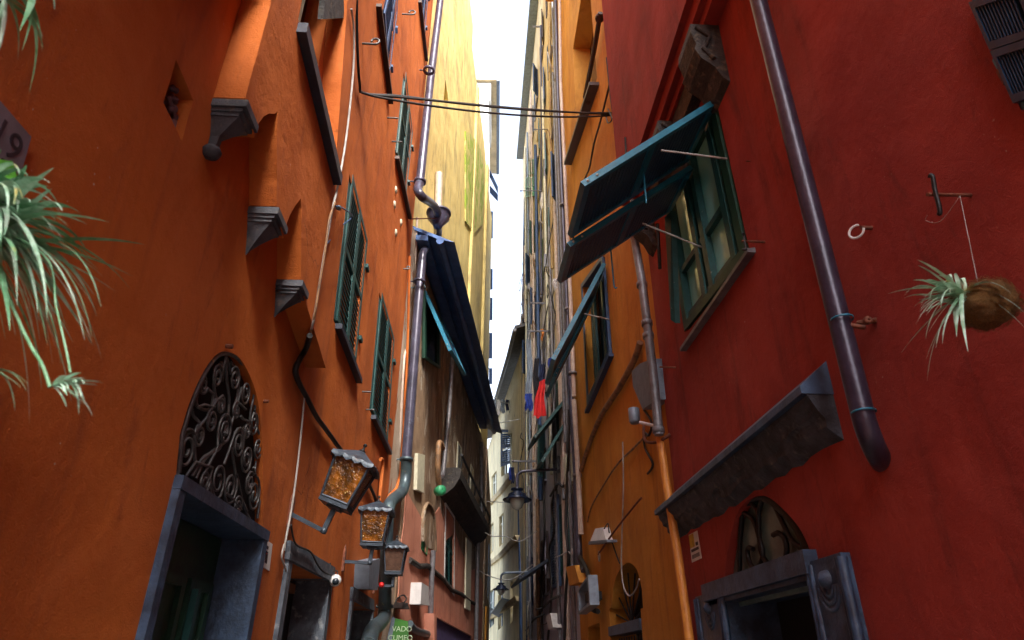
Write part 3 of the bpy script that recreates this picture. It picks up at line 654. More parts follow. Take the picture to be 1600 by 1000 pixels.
for l in ([(762, 886), (785, 868), (800, 852), (812, 840)], [(760, 970), (785, 955), (812, 935)], [(762, 792), (785, 768), (806, 742)]):
    b = MB(); pp = WF.pts(l)
    for (s0, z0), (s1, z1) in zip(pp, pp[1:]): b.hexa([WF.w(s0, z0 - .1), WF.w(s1, z1 - .1), WF.w(s1, z1 - .1, .12), WF.w(s0, z0 - .1, .12), WF.w(s0, z0 + .1), WF.w(s1, z1 + .1), WF.w(s1, z1 + .1, .2), WF.w(s0, z0 + .1, .2)])
    b.build('string_course', M['cream'], FH)
for i, q in enumerate(fwin):
    P = [WF.px(x, y, -.15) for x, y in q]
    ww = MB().patch(P, -.2, 1.2, -.05, 1.05, -.05, 0, WF.n).build('window', M['glass'] if i not in (4,) else M['green'], FH)
    b = MB(); b.patch(P, 0, .12, 0, 1, 0, .05, WF.n); b.patch(P, .88, 1, 0, 1, 0, .05, WF.n); b.patch(P, .46, .54, 0, 1, 0, .05, WF.n); b.patch(P, .12, .88, .62, .66, 0, .05, WF.n); b.build('window_frame', M['cream_paint'] if i < 4 else M['teal'], ww)
# shutters swung out from the facade
for q in ([(782, 730), (803, 722), (803, 672), (782, 671)],):
    P = [aty(x, y, 34.0) for x, y in q]; louvred(P, V((0, -1, 0)), 'open_shutter', M['bluesh'], .05, 14, True, .14, .08, parent=FH)
for q in ([(764, 975), (776, 955), (778, 950), (766, 970)], [(780, 965), (800, 940), (802, 936), (782, 958)]):
    P = [WF.px(x, y, .0) for x, y in q]; MB().hexa([P[0], P[1], P[2] + WF.n * .5, P[3] + WF.n * .5] + [p + V((0, 0, .05)) for p in (P[0], P[1], P[2] + WF.n * .5, P[3] + WF.n * .5)]).build('open_shutter', M['bluesh'], FH)
# ---------------------------------------------------------------- red house (near right)
RH = thing('red_house', 'dark red stuccoed house whose upper wall juts out over stone brackets', 'house', (2.2, 2, 0))
arR_px = [(1267, 864), (1257, 840), (1246, 821), (1229, 801), (1207, 781), (1190, 774), (1173, 779), (1157, 793), (1145, 823), (1134, 877), (1131, 913)]
arR_px = smooth2(arR_px)
arR = WR.pts(arR_px)
rd = [(3.78, .04), (5.25, .04), (5.25, 2.05), (5.31, 2.14)] + arR[::-1] + [(3.78, 2.1)]
rw_px = [(1172, 396), (1074, 518), (1042, 312), (1118, 152)]
rwin = WR.pts(rw_px)
cw_px = [(1608, 172), (1528, -5), (1700, -60), (1760, 120)]
cwin = WR.pts(cw_px)
MB().plate(WR, [(-6, 0), (6.32, 0), (6.32, 12.0), (-6, 12.0)], [rough(rd, .003, .1), rough(rwin, .003, .1), cwin], -.45, 0).build('wall', M['red'], RH)
MB().box(WR, -6, 6.3, 0, 12, -6, -5.8).box(WR, -6.2, -6, 0, 12, -6, -.45).box(WR, -6, 6.3, 12.0, 12.2, -6, .3).build('rear_wall', M['red'], RH)
MB().plate(WR, rough([(-6, 6.62), (6.42, 6.62), (6.45, 11.9), (-6, 11.9)], .004, .15), [], .002, RJ).build('jettied_wall', M['red'], RH)
b = MB(); b.box(WR, -5, 6.2, 6.46, 6.618, .0, RJ - .06).box(WR, -5, 6.2, 6.36, 6.459, .0, RJ - .12); b.build('jetty_moulding', M['red'], RH)
def bracket(s0, s1, zt=6.36):
    b = MB(); prof = [(0, 0), (.24, 0), (.25, -.1), (.22, -.24), (.24, -.3), (.2, -.4), (.1, -.5), (.05, -.62), (0, -.66)]
    P = [WR.w(s0, zt + d, h) for h, d in prof]; b.prism(P, WR.t * (s1 - s0))
    b.tube([WR.w(s0 - .012, zt - .05, .2), WR.w(s0 - .012, zt - .16, .1), WR.w(s0 - .012, zt - .3, .17), WR.w(s0 - .012, zt - .42, .1)], .02, 6)
    b.build('stone_bracket', M['darkstone'], RH)
bracket(3.62, 3.98); bracket(4.72, 5.05); bracket(5.95, 6.15); bracket(2.3, 2.66); bracket(1, 1.36)
b = MB(); b.box(WR, 3.98, 4.72, 6.1, 6.36, .0, .1).box(WR, 5.05, 5.95, 6.16, 6.36, .0, .08); b.build('stone_band', M['darkstone'], RH)
# hood over the door: long broken stone cornice
def hood():
    s0, s1 = 3.23, 6.45; zt = 2.95; b = MB(); random.seed(3)
    prof = [(0, .1), (.155, .0), (.17, -.015), (.17, -.045), (.145, -.05), (.14, -.075), (.115, -.12), (.105, -.15), (.08, -.18), (.07, -.22), (.035, -.26), (0, -.29)]
    n_ = 26; rings = []
    for i in range(n_ + 1):
        s_ = s0 + (s1 - s0) * i / n_; j = random.uniform(-.015, .02)
        cut = 1 if i < 20 else 1
        rings.append([WR.w(s_ + (random.uniform(-.01, .01) if 0 < i < n_ else 0), zt + d * (1 if k < 5 else cut) + (random.uniform(-.008, .008) + (j if k > 7 else 0) if k > 4 else 0), h + (random.uniform(-.012, .006) if 4 < k < 11 else 0)) for k, (h, d) in enumerate(prof)])
    m_ = len(prof)
    for i in range(n_):
        b.add(rings[i] + rings[i + 1], [(k, k + 1, m_ + k + 1, m_ + k) for k in range(4, m_ - 1)] + [(m_ - 1, 0, m_, 2 * m_ - 1)])
    b.add(rings[0], [tuple(range(m_))]); b.add(rings[-1], [tuple(reversed(range(m_)))])
    body = b.build('door_hood', M['hoodstone'], RH)
    c = MB(); c.hexa([WR.w(s0 - .01, zt - .046, .0), WR.w(s1 + .01, zt - .046, .0), WR.w(s1 + .01, zt - .046, .18), WR.w(s0 - .01, zt - .046, .18), WR.w(s0 - .01, zt + .15, .0), WR.w(s1 + .01, zt + .15, .0), WR.w(s1 + .01, zt - .004, .18), WR.w(s0 - .01, zt - .004, .18)])
    c.build('slate_capping', M['slate'], body)
hood()
# fanlight + door of the red house
ap = [WR.px(x, y, -.16) for x, y in arR_px]; lo = ap[0]
b = MB(); b.plate(WR, [(p[0], p[1]) for p in arR] + [(5.3, 2.0), (3.8, 2.0)], [], -.09, -.07); fl = b.build('fanlight', M['fanglass'], RH)
b = MB()
fp = [WR.px(x, y, -.05) for x, y in arR_px]; ce = WR.px(1200, 880, -.05)
b.tube([p.lerp(ce, .02) for p in fp], .035, 6)
for l in ([(1173, 785), (1184, 800), (1186, 835), (1190, 865), (1205, 885), (1222, 882), (1229, 862), (1226, 842), (1216, 833), (1208, 836)], [(1160, 800), (1176, 812), (1186, 840), (1192, 868), (1182, 888), (1172, 880), (1168, 864), (1170, 856), (1177, 858)],
          [(1208, 785), (1222, 815), (1238, 845), (1262, 862)], [(1160, 800), (1156, 850), (1156, 900)], [(1193, 778), (1186, 800), (1186, 840)]):
    b.tube(smooth([WR.px(x, y, -.045) for x, y in l], 6), .018, 6)
b.build('iron_scrolls', M['ironblack'], fl)
b = MB(); b.box(WR, 3.76, 5.62, 2.06, 2.185, -.47, .08).box(WR, 3.8, 5.55, 2.03, 2.058, -.47, .05); b.build('door_lintel', M['slate'], RH)
def jamb(s0, s1, nm):
    b = MB(); b.box(WR, s0, s1, .05, 2.12, -.47, .05)
    for k, (q, r_) in enumerate(((.0, .07), (.1, .05), (.9, .05), (.98, .06))):
        b.tube([WR.w(s0 + (s1 - s0) * q, .05, .05), WR.w(s0 + (s1 - s0) * q, 2.1, .05)], r_ * .4, 8)
    c_ = WR.w((s0 + s1) / 2, 1.98, .05)
    for r_ in (.05, .08, .11): b.tube([c_ + WR.t * r_ * math.cos(R(a)) + V((0, 0, r_ * 1.1 * math.sin(R(a)))) for a in range(180, 361, 20)], .012, 6)
    b.lathe(c_ + V((0, 0, .03)), [(.05, 0), (.04, .03), (.001, .05)], WR.n, 12)
    b.build('door_jamb', M['slate'], RH)
jamb(3.42, 3.80, 0); jamb(5.24, 5.9, 1)
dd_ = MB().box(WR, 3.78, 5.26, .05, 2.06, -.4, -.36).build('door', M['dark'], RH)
MB().box(WR, 4.45, 4.6, 1.55, 1.62, -.36, -.34).build('name_plate', M['yellowink'], dd_)
# big window with pushed-out shutters
sN, sF = 3.93, 5.36; zB, zT = 4.3, 5.86
b = MB(); P = [WR.px(x, y, -.02) for x, y in rw_px]
for u0, u1, v0, v1 in ((0, .07, 0, 1), (.93, 1, 0, 1), (.07, .93, 0, .05), (.07, .93, .96, 1)): b.patch(P, u0, u1, v0, v1, -.12, .03, WR.n)
bw = b.build('shutter_window', M['greend'], RH)
P3 = [WR.px(x, y, -.07) for x, y in rw_px]
b = MB(); b.patch(P3, -.1, 1.1, -.05, 1.1, -.02, 0, WR.n); b.build('pane', M['tealglass'], bw)
b = MB(); PP = [WR.px(x, y, -.06) for x, y in rw_px]
for u in (.07, .40, .52, .86): b.patch(PP, u, u + .06, .03, 1, 0, .06, WR.n)
for v in (.03, .34, .92): b.patch(PP, .1, .92, v, v + .035, .0, .045, WR.n)
b.build('casement', M['green'], bw)
# open casement leaf leaning out, green stile
b = MB(); e_ = [WR.px(1078, 300, .0), WR.px(1075, 520, 0)]
b.patch([WR.px(1063, 505, .03), WR.px(1056, 500, .06), WR.px(1046, 340, .06), WR.px(1056, 330, .03)], 0, 1, 0, 1, 0, .05, WR.n); b.build('open_casement', M['green'], bw)
s_a = WR.sz(1178, 394); s_b = WR.sz(1072, 546)
b = MB(); b.hexa([WR.w(s_a[0] - .03, s_a[1] - .02, 0), WR.w(s_b[0], s_b[1] - .02, 0), WR.w(s_b[0], s_b[1] - .02, .06), WR.w(s_a[0] - .03, s_a[1] - .02, .06), WR.w(s_a[0] - .03, s_a[1] + .02, 0), WR.w(s_b[0], s_b[1] + .02, 0), WR.w(s_b[0], s_b[1] + .012, .06), WR.w(s_a[0] - .03, s_a[1] + .012, .06)])
b.build('sill', M['greypipe'], bw)
PA, leafA = flap(WR, (1118, 160), (1075, 250), (912, 289), bw, M['teal'], M['teallight'], h=.02, slats=30, th=.038)
PB, leafB = flap(WR, (1082, 262), (1048, 328), (890, 384), bw, M['teal'], M['teallight'], h=.02, slats=30, th=.038)
b = MB()
b.tube([onplane(1033, 235, PA[0] + WR.t * .02, WR.t), WR.px(1136, 248, .0)], .009, 6)
b.build('stay_rod', M['cablew'], bw); b = MB(); b.tube([onplane(1004, 349, PB[0] + WR.t * .02, WR.t), WR.px(1096, 386, .0)], .009, 6); b.build('stay_rod', M['cablew'], bw)
b = MB(); p = onplane(1004, 252, PA[0] + WR.t * .3, WR.t); b.tube([p, onplane(1010, 318, PA[0] + WR.t * .3, WR.t)], .008, 6)
p = onplane(954, 386, PB[0] + WR.t * .3, WR.t); b.tube(smooth([p, onplane(957, 420, PB[0] + WR.t * .3, WR.t), onplane(960, 448, PB[0] + WR.t * .3, WR.t), onplane(964, 449, PB[0] + WR.t * .3, WR.t)]), .007, 6); b.build('hanging_latch', M['teallight'], bw)
# corner window top right
P = [WR.px(x, y, .0) for x, y in cw_px]
b = MB()
for u0, u1, v0, v1 in ((.0, .05, 0, 1), (.95, 1, 0, 1), (0, 1, 0, .04), (0, 1, .96, 1)): b.patch(P, u0, u1, v0, v1, -.1, .03, WR.n)
cwn = b.build('shutter_window', M['teallight'], RH)
for k in range(2): louvred(lerp_quad(P, .05 + k * .45, .49 + k * .45), WR.n, 'shutter', M['teal'], .05, 26, True, .14, parent=cwn)
b = MB(); b.tube([WR.px(1557, 92, .03), WR.px(1567, 110, .03)], .014, 8); b.build('hinge', M['teallight'], cwn); b = MB(); b.tube([WR.px(1565, 108, .03), WR.px(1576, 128, .03)], .018, 8); b.build('hinge', M['rust'], cwn)
# ---------------------------------------------------------------- ochre house (right, middle)
YO = thing('ochre_house', 'ochre orange house between the red one and the grey alley front', 'house', (2.3, 9.5, 0))
oa = smooth2([(1005, 950), (1002, 918), (995, 890), (982, 879), (970, 888), (960, 910), (955, 950)]); oa = WR2.pts(oa)
oh = [(8.36, .04), (10.35, .04)] + [(10.35, oa[-1][1])] + oa[::-1][0:] + [(8.36, oa[0][1])]
w2px = [(957, 552), (921, 636), (911, 445), (945, 398)]
uw = WR2.pts([(936, 126), (893, 253), (889, 40), (914, 44)]) 
uwin = [(8.45, 11.1), (10.9, 11.6), (10.7, 14.6), (8.5, 14.6)]
MB().plate(WR2, [(6.3, 0), (13.3, 0), (13.3, 19.8), (6.3, 19.8)], [oh, WR2.pts(w2px), uwin, [(11.2, .04), (12.4, .04), (12.4, 2.2), (11.2, 2.2)]], -.45, 0).build('wall', M['ochre'], YO)
MB().box(WR2, 6.3, 13.3, 0, 20, -6, -5.8).box(WR2, 6.3, 13.3, 19.8, 20, -6, .3).build('rear_wall', M['ochre'], YO)
b = MB(); a0, a1 = WR2.sz(936, 128), WR2.sz(893, 254)
b.hexa([WR2.w(a0[0], a0[1] - .08, 0), WR2.w(a1[0], a1[1] - .08, 0), WR2.w(a1[0], a1[1] - .08, .18), WR2.w(a0[0], a0[1] - .08, .18), WR2.w(a0[0], a0[1], 0), WR2.w(a1[0], a1[1], 0), WR2.w(a1[0], a1[1], .18), WR2.w(a0[0], a0[1], .18)])
b.build('sill', M['woodbrown'], YO)
ub = MB().box(WR2, 8.3, 11, 11, 14.7, -.42, -.4).build('window', M['glass'], YO)
MB().box(WR2, 8.5, 8.6, 11.1, 14.6, -.4, -.2).box(WR2, 8.6, 10.6, 11.1, 11.2, -.4, -.3).box(WR2, 9.6, 9.7, 11.2, 14.6, -.4, -.3).build('window_frame', M['woodbrown'], ub)
P = [WR2.px(x, y, -.03) for x, y in w2px]
b = MB()
for u0, u1, v0, v1 in ((0, .06, 0, 1), (.94, 1, 0, 1), (0.06, .94, 0, .05), (.06, .94, .96, 1)): b.patch(P, u0, u1, v0, v1, -.12, .05, WR2.n)
ow = b.build('shutter_window', M['bluesh'], YO)
MB().patch([WR2.px(x, y, -.22) for x, y in w2px], -.1, 1.1, 0, 1.1, -.03, 0, WR2.n).build('pane', M['glass'], ow)
b = MB(); PP = [WR2.px(x, y, -.16) for x, y in w2px]
for u in (.1, .45, .55, .86): b.patch(PP, u, u + .05, .03, .97, 0, .05, WR2.n)
b.build('casement', M['green'], ow)
q = [WR2.px(x, y, .02) for x, y in ((922, 470), (911, 480), (911, 400), (922, 388))]
flap(WR2, (946, 412), (930, 460), (866, 562), ow, M['teal'], M['teallight'], h=.04, slats=22)
flap(WR2, (929, 463), (912, 505), (868, 588), ow, M['teal'], M['teallight'], h=.04, slats=22)
b = MB(); A_ = WR2.px(946, 412); b.tube([onplane(912, 490, A_ + WR2.t * .02, WR2.t), WR2.px(952, 499, .0)], .01, 6); b.build('stay_rod', M['cablew'], ow)
a0, a1 = WR2.sz(959, 552), WR2.sz(920, 642)
b = MB(); b.hexa([WR2.w(a0[0], a0[1] - .05, 0), WR2.w(a1[0], a1[1] - .05, 0), WR2.w(a1[0], a1[1] - .05, .08), WR2.w(a0[0], a0[1] - .05, .08), WR2.w(a0[0], a0[1], 0), WR2.w(a1[0], a1[1], 0), WR2.w(a1[0], a1[1], .08), WR2.w(a0[0], a0[1], .08)]); b.build('sill', M['bluesh'], ow)
# upper small shutter window just behind the flaps
P = [WR2.px(x, y, .01) for x, y in ((921, 470), (912, 500), (912, 398), (922, 380))]
# arched doorway of the ochre house
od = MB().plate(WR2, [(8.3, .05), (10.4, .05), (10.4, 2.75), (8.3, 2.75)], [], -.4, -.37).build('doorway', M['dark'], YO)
b = MB(); b.box(WR2, 8.36, 10.35, 1.98, 2.1, -.2, .03); b.build('door_lintel', M['slate'], od)
b = MB(); cc = WR2.w(9.35, 2.1, -.1)
for a in range(15, 180, 25): b.tube([cc, cc + WR2.t * 1.0 * math.cos(R(a)) + V((0, 0, .62 * math.sin(R(a))))], .012, 6)
b.build('fan_grille', M['ironblack'], od)
b = MB()
for k in range(12):
    b.tube([WR2.w(8.45 + k * .16, .05, -.1), WR2.w(8.45 + k * .16, 1.95, -.1)], .01, 6)
for k in range(9): b.tube([WR2.w(8.4, .2 + k * .2, -.1), WR2.w(10.3, .2 + k * .2, -.1)], .008, 6)
b.build('gate_bars', M['iron'], od)
MB().box(WR2, 11.2, 12.4, .04, 2.2, -.42, -.38).build('door', M['dark'], YO)
# ---------------------------------------------------------------- cream house and grey house (right, far)
CH = thing('cream_house', 'narrow cream and yellow house front past the ochre one, crowded with pipes', 'house', (2.4, 15.2, 0))
GH = thing('grey_house', 'tall grey peeling house front hung with shutters, racks and washing', 'house', (2.4, 22, 0))
def far_front(root, s0, s1, mat, top, seed, wins, step=3.15, mats=('bluesh', 'green', 'woodbrown', 'greend'), split=8.8, mat2=None):
    random.seed(seed); hs = []; spec = []
    z = 3.4
    while z + 1.9 < top:
        for c_ in wins: hs.append([(c_ - .45, z), (c_ + .45, z), (c_ + .45, z + 1.6), (c_ - .45, z + 1.6)]); spec.append((c_, z))
        z += step
    split = 3.4 + step * round((split - 3.4) / step) - .6
    MB().plate(WR3, [(s0, 0), (s1, 0), (s1, split), (s0, split)], [h for h in hs if h[0][1] < split], -.4, 0).build('wall', mat, root)
    MB().plate(WR3, [(s0, split), (s1, split), (s1, top), (s0, top)], [h for h in hs if h[0][1] > split], -.4, .03).build('upper_wall', mat2 or mat, root)
    MB().box(WR3, s0, s1, 0, top - 1, -6, -5.8).box(WR3, s1 - .3, s1, 0, top - 1, -5.8, -.4).build('rear_wall', mat, root)
    MB().box(WR3, s0, s1, top + .003, top + .2, -3, .4).build('eave', M['greybox'], root)
    for c_, z in spec:
        w_ = MB().box(WR3, c_ - .5, c_ + .5, z - .05, z + 1.65, -.24, -.2).build('window', M['glass'], root)
        b = MB(); b.box(WR3, c_ - .45, c_ - .38, z, z + 1.6, -.2, -.13).box(WR3, c_ + .38, c_ + .45, z, z + 1.6, -.2, -.13).box(WR3, c_ - .03, c_ + .03, z, z + 1.6, -.2, -.13); b.build('window_frame', M['cream_paint'], w_)
        MB().box(WR3, c_ - .55, c_ + .55, z - .07, z - .004, -.1, .1).build('sill', M['marble'], w_)
        mm = M[random.choice(mats)]; k = random.random()
        for sg in (-1, 1):
            e0 = WR3.w(c_ + sg * .46, z, .01); ang = random.choice((3, 5, 8, 12, 30)) if k < .6 else 4
            d = (WR3.t * sg * math.cos(R(ang)) + WR3.n * math.sin(R(ang))) * .45
            P = [e0, e0 + d, e0 + d + V((0, 0, 1.58)), e0 + V((0, 0, 1.58))]; nn = d.cross(V((0, 0, 1))).normalized()
            louvred(P, nn, 'shutter', mm, .04, 26, True, .14, .05, parent=w_)
far_front(CH, 13.3, 16.2, M['lilac'], 24.5, 4, (14.9,), split=11, mat2=M['cream'])
far_front(GH, 16.2, 28.6, M['lilac'], 27, 9, (17.5, 20, 22.4, 24.8, 27), split=16, mat2=M['cream'])  # cream upper wall paints the overexposed brightness up there into its colour
# ------------------------------------------------ behind the camera the alley goes on
BK = thing('rear_alley_house', 'house front standing across the alley behind the viewer', 'house', (0, -16, 0))
MB().add([(-6, -16, 0), (6, -16, 0), (6, -16, 7), (-6, -16, 7), (-6, -17, 0), (6, -17, 0), (6, -17, 7), (-6, -17, 7)], [(0, 1, 2, 3), (4, 5, 6, 7), (0, 1, 5, 4), (2, 3, 7, 6), (0, 3, 7, 4), (1, 2, 6, 5)]).build('wall', M['cream'], BK)

# ------------------------------------------------ pipes, cable runs and boxes fixed to the two far fronts
random.seed(31)
def dress(root, s0, s1, n_pipe, n_cable, n_box, top):
    for i in range(n_pipe):
        a = random.uniform(s0, s1); z0, z1 = random.choice(((.5, top), (.5, top * .6), (3, top), (6, top * .8))); h = random.uniform(.08, .16); r_ = random.uniform(.03, .065)
        MB().tube([WR3.w(a, z0, h), WR3.w(a + random.uniform(-.06, .06), (z0 + z1) / 2, h), WR3.w(a, z1, h)], r_, 8).build('downpipe', M[random.choice(('greypipe', 'whitepipe', 'bluesh', 'purple', 'greybox', 'ochrepipe', 'cream_paint'))], root)
    for i in range(n_cable):
        a = random.uniform(s0, s1); z = random.uniform(2, top * .85); pts = [WR3.w(a, z, .1)]
        for k in range(random.randint(3, 6)): a += random.uniform(-.9, .9); z -= random.uniform(-.3, 1.3); a = min(max(a, s0), s1); pts.append(WR3.w(a, max(z, .4), random.uniform(.06, .3)))
        MB().tube(smooth(pts, 4), random.uniform(.012, .022), 5).build('cable_run', M[random.choice(('cableb', 'cablew', 'cableb', 'cableo'))], root)
    for i in range(n_box):
        a = random.uniform(s0, s1 - .5); z = random.uniform(2.2, top * .7); w_ = random.uniform(.15, .4)
        MB().box(WR3, a, a + w_, z, z + w_ * random.uniform(.8, 1.6), .004, random.uniform(.08, .22)).build('wall_box', M[random.choice(('greybox', 'cloth_white', 'greypipe', 'cream_paint'))], root)
dress(CH, 13.5, 16.1, 5, 6, 4, 22)
dress(GH, 16.3, 28.3, 10, 26, 12, 25)
# ================================================================== THINGS
Z = V((0, 0, 1))
# ---------------------------------------------------------------- lanterns
def lantern(label, mount, elbow, base, up, k=1.0, glass='amber'):
    root = thing('wall_lantern', label, 'lantern', mount, 'amber wall lanterns along the orange house')
    up = V(up).normalized(); f = V((0, -1, 0)); x = up.cross(f) * -1; x = x.normalized(); f = x.cross(up) * -1
    f = (f if f.y < 0 else -f).normalized()
    base = V(base); mount = V(mount); elbow = V(elbow)
    b = MB(); a = (elbow - mount).normalized()
    def bar(p, q, w_, ref):
        d = (q - p).normalized(); s_ = d.cross(ref).normalized(); t_ = s_.cross(d)
        c = [(-w_, -w_), (w_, -w_), (w_, w_), (-w_, w_)]
        b.hexa([p + s_ * i + t_ * j for i, j in c] + [q + s_ * i + t_ * j for i, j in c])
    bar(mount, elbow + a * .012, .014 * k, f); bar(elbow, base, .016 * k, f)
    b.lathe(elbow - up * .02, [(.005, 0), (.024, .004), (.024, .035), (.005, .04)], up, 8)
    b.build('bracket_arm', M['lampiron'], root)
    b = MB(); b.hexa([mount + V((-.012, -.03, -.09)), mount + V((.012, -.03, -.09)), mount + V((.012, .03, -.09)), mount + V((-.012, .03, -.09)), mount + V((-.012, -.03, .09)), mount + V((.012, -.03, .09)), mount + V((.012, .03, .09)), mount + V((-.012, .03, .09))])
    b.add([mount + V((-.012, -.03, .09)), mount + V((.012, -.03, .09)), mount + V((.012, .03, .09)), mount + V((-.012, .03, .09)), mount + V((0, 0, .17))], [(0, 1, 4), (1, 2, 4), (2, 3, 4), (3, 0, 4), (3, 2, 1, 0)]); b.build('wall_plate', M['rust'], root)
    wb, wt, H_ = .098 * k, .132 * k, .3 * k
    def P(i, j, t, e=0): w_ = wb + (wt - wb) * t + e; return base + x * i * w_ + f * j * w_ + up * (.03 * k + H_ * t)
    cs = [(-1, 1), (1, 1), (1, -1), (-1, -1)]
    b = MB(); b.hexa([base + x * i * wb * 1.08 + f * j * wb * 1.08 + up * h for h in (.005, .03) for i, j in cs]); b.hexa([base + x * i * wb * .5 + f * j * wb * .5 + up * h for h in (-.012, .005) for i, j in cs])
    for i, j in cs: b.tube([P(i, j, 0), P(i, j, 1)], .011 * k, 4)
    for q in range(4):
        i, j = cs[q]; i2, j2 = cs[(q + 1) % 4]
        b.tube([P(i, j, .03), P(i2, j2, .03)], .011 * k, 4); b.tube([P(i, j, .98), P(i2, j2, .98)], .011 * k, 4)
    b.build('frame', M['lampiron'], root)
    for q in range(4):
        i, j = cs[q]; i2, j2 = cs[(q + 1) % 4]
        p = [P(i, j, 0, -.004), P(i2, j2, 0, -.004), P(i2, j2, 1, -.004), P(i, j, 1, -.004)]
        nn = (p[1] - p[0]).cross(p[3] - p[0]).normalized() * .004
        MB().hexa([p[0], p[1], p[1] + nn, p[0] + nn, p[3], p[2], p[2] + nn, p[3] + nn]).build('glass_pane', M[glass], root)
    # scalloped sheet-metal roof
    b = MB(); rim = []; n_ = 64; top = base + up * (.03 * k + H_)
    def sq(a, r_):
        c, s_ = math.cos(a), math.sin(a); m_ = max(abs(c), abs(s_)); m_ = m_ ** .8; return x * (c / m_ * r_) + f * (s_ / m_ * r_)
    for lv, (r_, h, wv) in enumerate(((wt * 1.3, -.015, 1), (wt * 1.26, .01, .5), (wt * .8, .045, 0), (wt * .3, .085, 0), (.012, .1, 0))):
        rim.append([top + sq(2 * math.pi * i / n_, r_) + up * (h * k + wv * .009 * k * math.cos(i * 2 * math.pi / 4)) for i in range(n_)])
    vs = [v for r_ in rim for v in r_]
    b.add(vs, [(l * n_ + i, l * n_ + (i + 1) % n_, (l + 1) * n_ + (i + 1) % n_, (l + 1) * n_ + i) for l in range(4) for i in range(n_)])
    b.add([v - up * .006 for v in rim[0]], [tuple(reversed(range(n_)))])
    cap = b.build('lamp_roof', M['lampiron'], root)
    MB().lathe(top + up * .1 * k, [(.02, -.006), (.028, .0), (.012, .012), (.006, .03), (.014, .042), (.014, .052), (.001, .062)], up, 10).build('finial', M['ironblack'], cap)
    return root
lantern('big amber glass lantern tilting on its bent bracket beside the second doorway', (-1.29, 4.70, 2.52), (-1.05, 4.70, 2.41), (-.995, 4.70, 2.565), (.34, 0, .94), 1.0)
lantern('upright amber lantern on a straight arm, between the tilted lantern and the brown one', (-1.29, 6.82, 2.49), (-1.04, 6.82, 2.48), (-1.025, 6.82, 2.62), (.03, 0, 1), 1.05)
lantern('dull brown glass lantern hanging furthest along, in front of the drainpipe', (-1.27, 8.9, 2.48), (-1.045, 8.9, 2.48), (-1.04, 8.9, 2.6), (.0, 0, 1), 1.0, 'brownlamp')
# ---------------------------------------------------------------- drainpipes
def vp(W, l, h): return W.C(l, h)
# long purple pipe of the orange house's corner, with hopper
P1 = WL.C([(692, -60), (688, 0), (672, 130), (656, 285)], .17)
dp = thing('drainpipe', 'purple brown drainpipe with a funnel hopper at the corner of the orange house', 'drainpipe', (-1.15, 10.2, .0))
MB().tube(P1, .075, 14).build('upper_pipe', M['purple'], dp)
e = smooth([P1[-1], WL.px(653, 297, .17), WL.px(660, 308, .25), WL.px(673, 317, .3), WL.px(681, 325, .34), WL.px(684, 334, .36)], 5)
MB().tube(e, .075, 14).build('swan_neck', M['purple'], dp)
hp = WL.px(685, 341, .36)
hpr = thing  # hopper
hop = MB().lathe(hp, [(.02, -.24), (.08, -.23), (.1, -.17), (.22, .0), (.225, .1), (.245, .1), (.245, .14), (.21, .14), (.2, .02), (.06, -.12)], Z, 20).build('hopper', M['purple'], dp)
k0 = hp + V((0, 0, -.16))
P2 = smooth([k0, WL.px(685, 368, .33), WL.px(675, 381, .25), WL.px(662, 393, .18), WL.px(659, 410, .17)], 5)
MB().tube(P2, .07, 14).build('swan_neck', M['purple'], dp)
P3 = WL.C([(659, 410), (655, 455), (647, 560), (635, 718)], .17)
MB().tube(P3, .08, 14).build('lower_pipe', M['purple'], dp)
P4 = smooth(WL.C([(635, 718, .17), (634, 745, .17), (628, 768, .15), (612, 783, .12), (606, 800, .12), (604, 850, .12), (602, 920, .12), (601, 958, .12), (597, 970, .14), (582, 985, .2), (575, 1010, .25)]), 5)
MB().tube(P4, .085, 14).build('copper_elbow', M['copper'], dp)
for x, y, m_ in ((670, 110, 'purple'), (656, 284, 'purple'), (656, 450, 'copper'), (655, 440, 'purple'), (635, 718, 'copper'), (602, 948, 'copper')):
    c_ = WL.px(x, y, .17 if y < 760 else .12)
    b = MB(); b.lathe(c_ - Z * .02, [(.07, 0), (.105, .0), (.105, .045), (.07, .045)], Z, 14); b.tube([c_ + WL.n * -.08, c_ - WL.n * .2], .014, 6); b.build('pipe_collar', M[m_], dp)
MB().tube([WL.px(640, 342, .02), hp], .012, 6).build('strut', M['rust'], dp)
# big brown pipe on the red wall
PB_ = WR.C([(1172, -50), (1185, 0), (1266, 320), (1345, 635), (1352, 665), (1366, 700), (1390, 735)], .13)
PB_ = PB_[:4] + smooth([PB_[3], WR.px(1352, 662, .125), WR.px(1362, 690, .1), WR.px(1372, 712, .04), WR.px(1378, 722, -.02)], 5)[1:]
bp = thing('drainpipe', 'thick glossy brown drainpipe crossing the red wall and turning in above the door', 'drainpipe', (1.8, 2.8, 2.2))
MB().tube(PB_, .052, 24).build('pipe_run', M['bigpipe'], bp)
for x, y in ((1316, 500), (1350, 645)):
    c_ = WR.px(x, y, .13); MB().lathe(c_, [(.05, 0), (.0545, .0), (.0545, .008), (.05, .008)], Z, 20).build('teal_band', M['teallight'], bp)
b = MB(); c_ = WR.px(1316, 506, .13); q_ = WR.px(1352, 512, .05); b.tube([c_, q_], .012, 8); b.tube([WR.px(1340, 505, .05), WR.px(1370, 500, 0)], .014, 8); b.lathe(WR.px(1354, 502, .07), [(.006, 0), (.02, 0), (.02, .02), (.006, .02)], -WR.t, 8); b.build('pipe_clamp', M['rust'], bp)
MB().tube(WR.C([(1160, -50), (1172, 0), (1252, 318), (1300, 505)], .012), .006, 6).build('cable_strip', M['cableo'], bp)
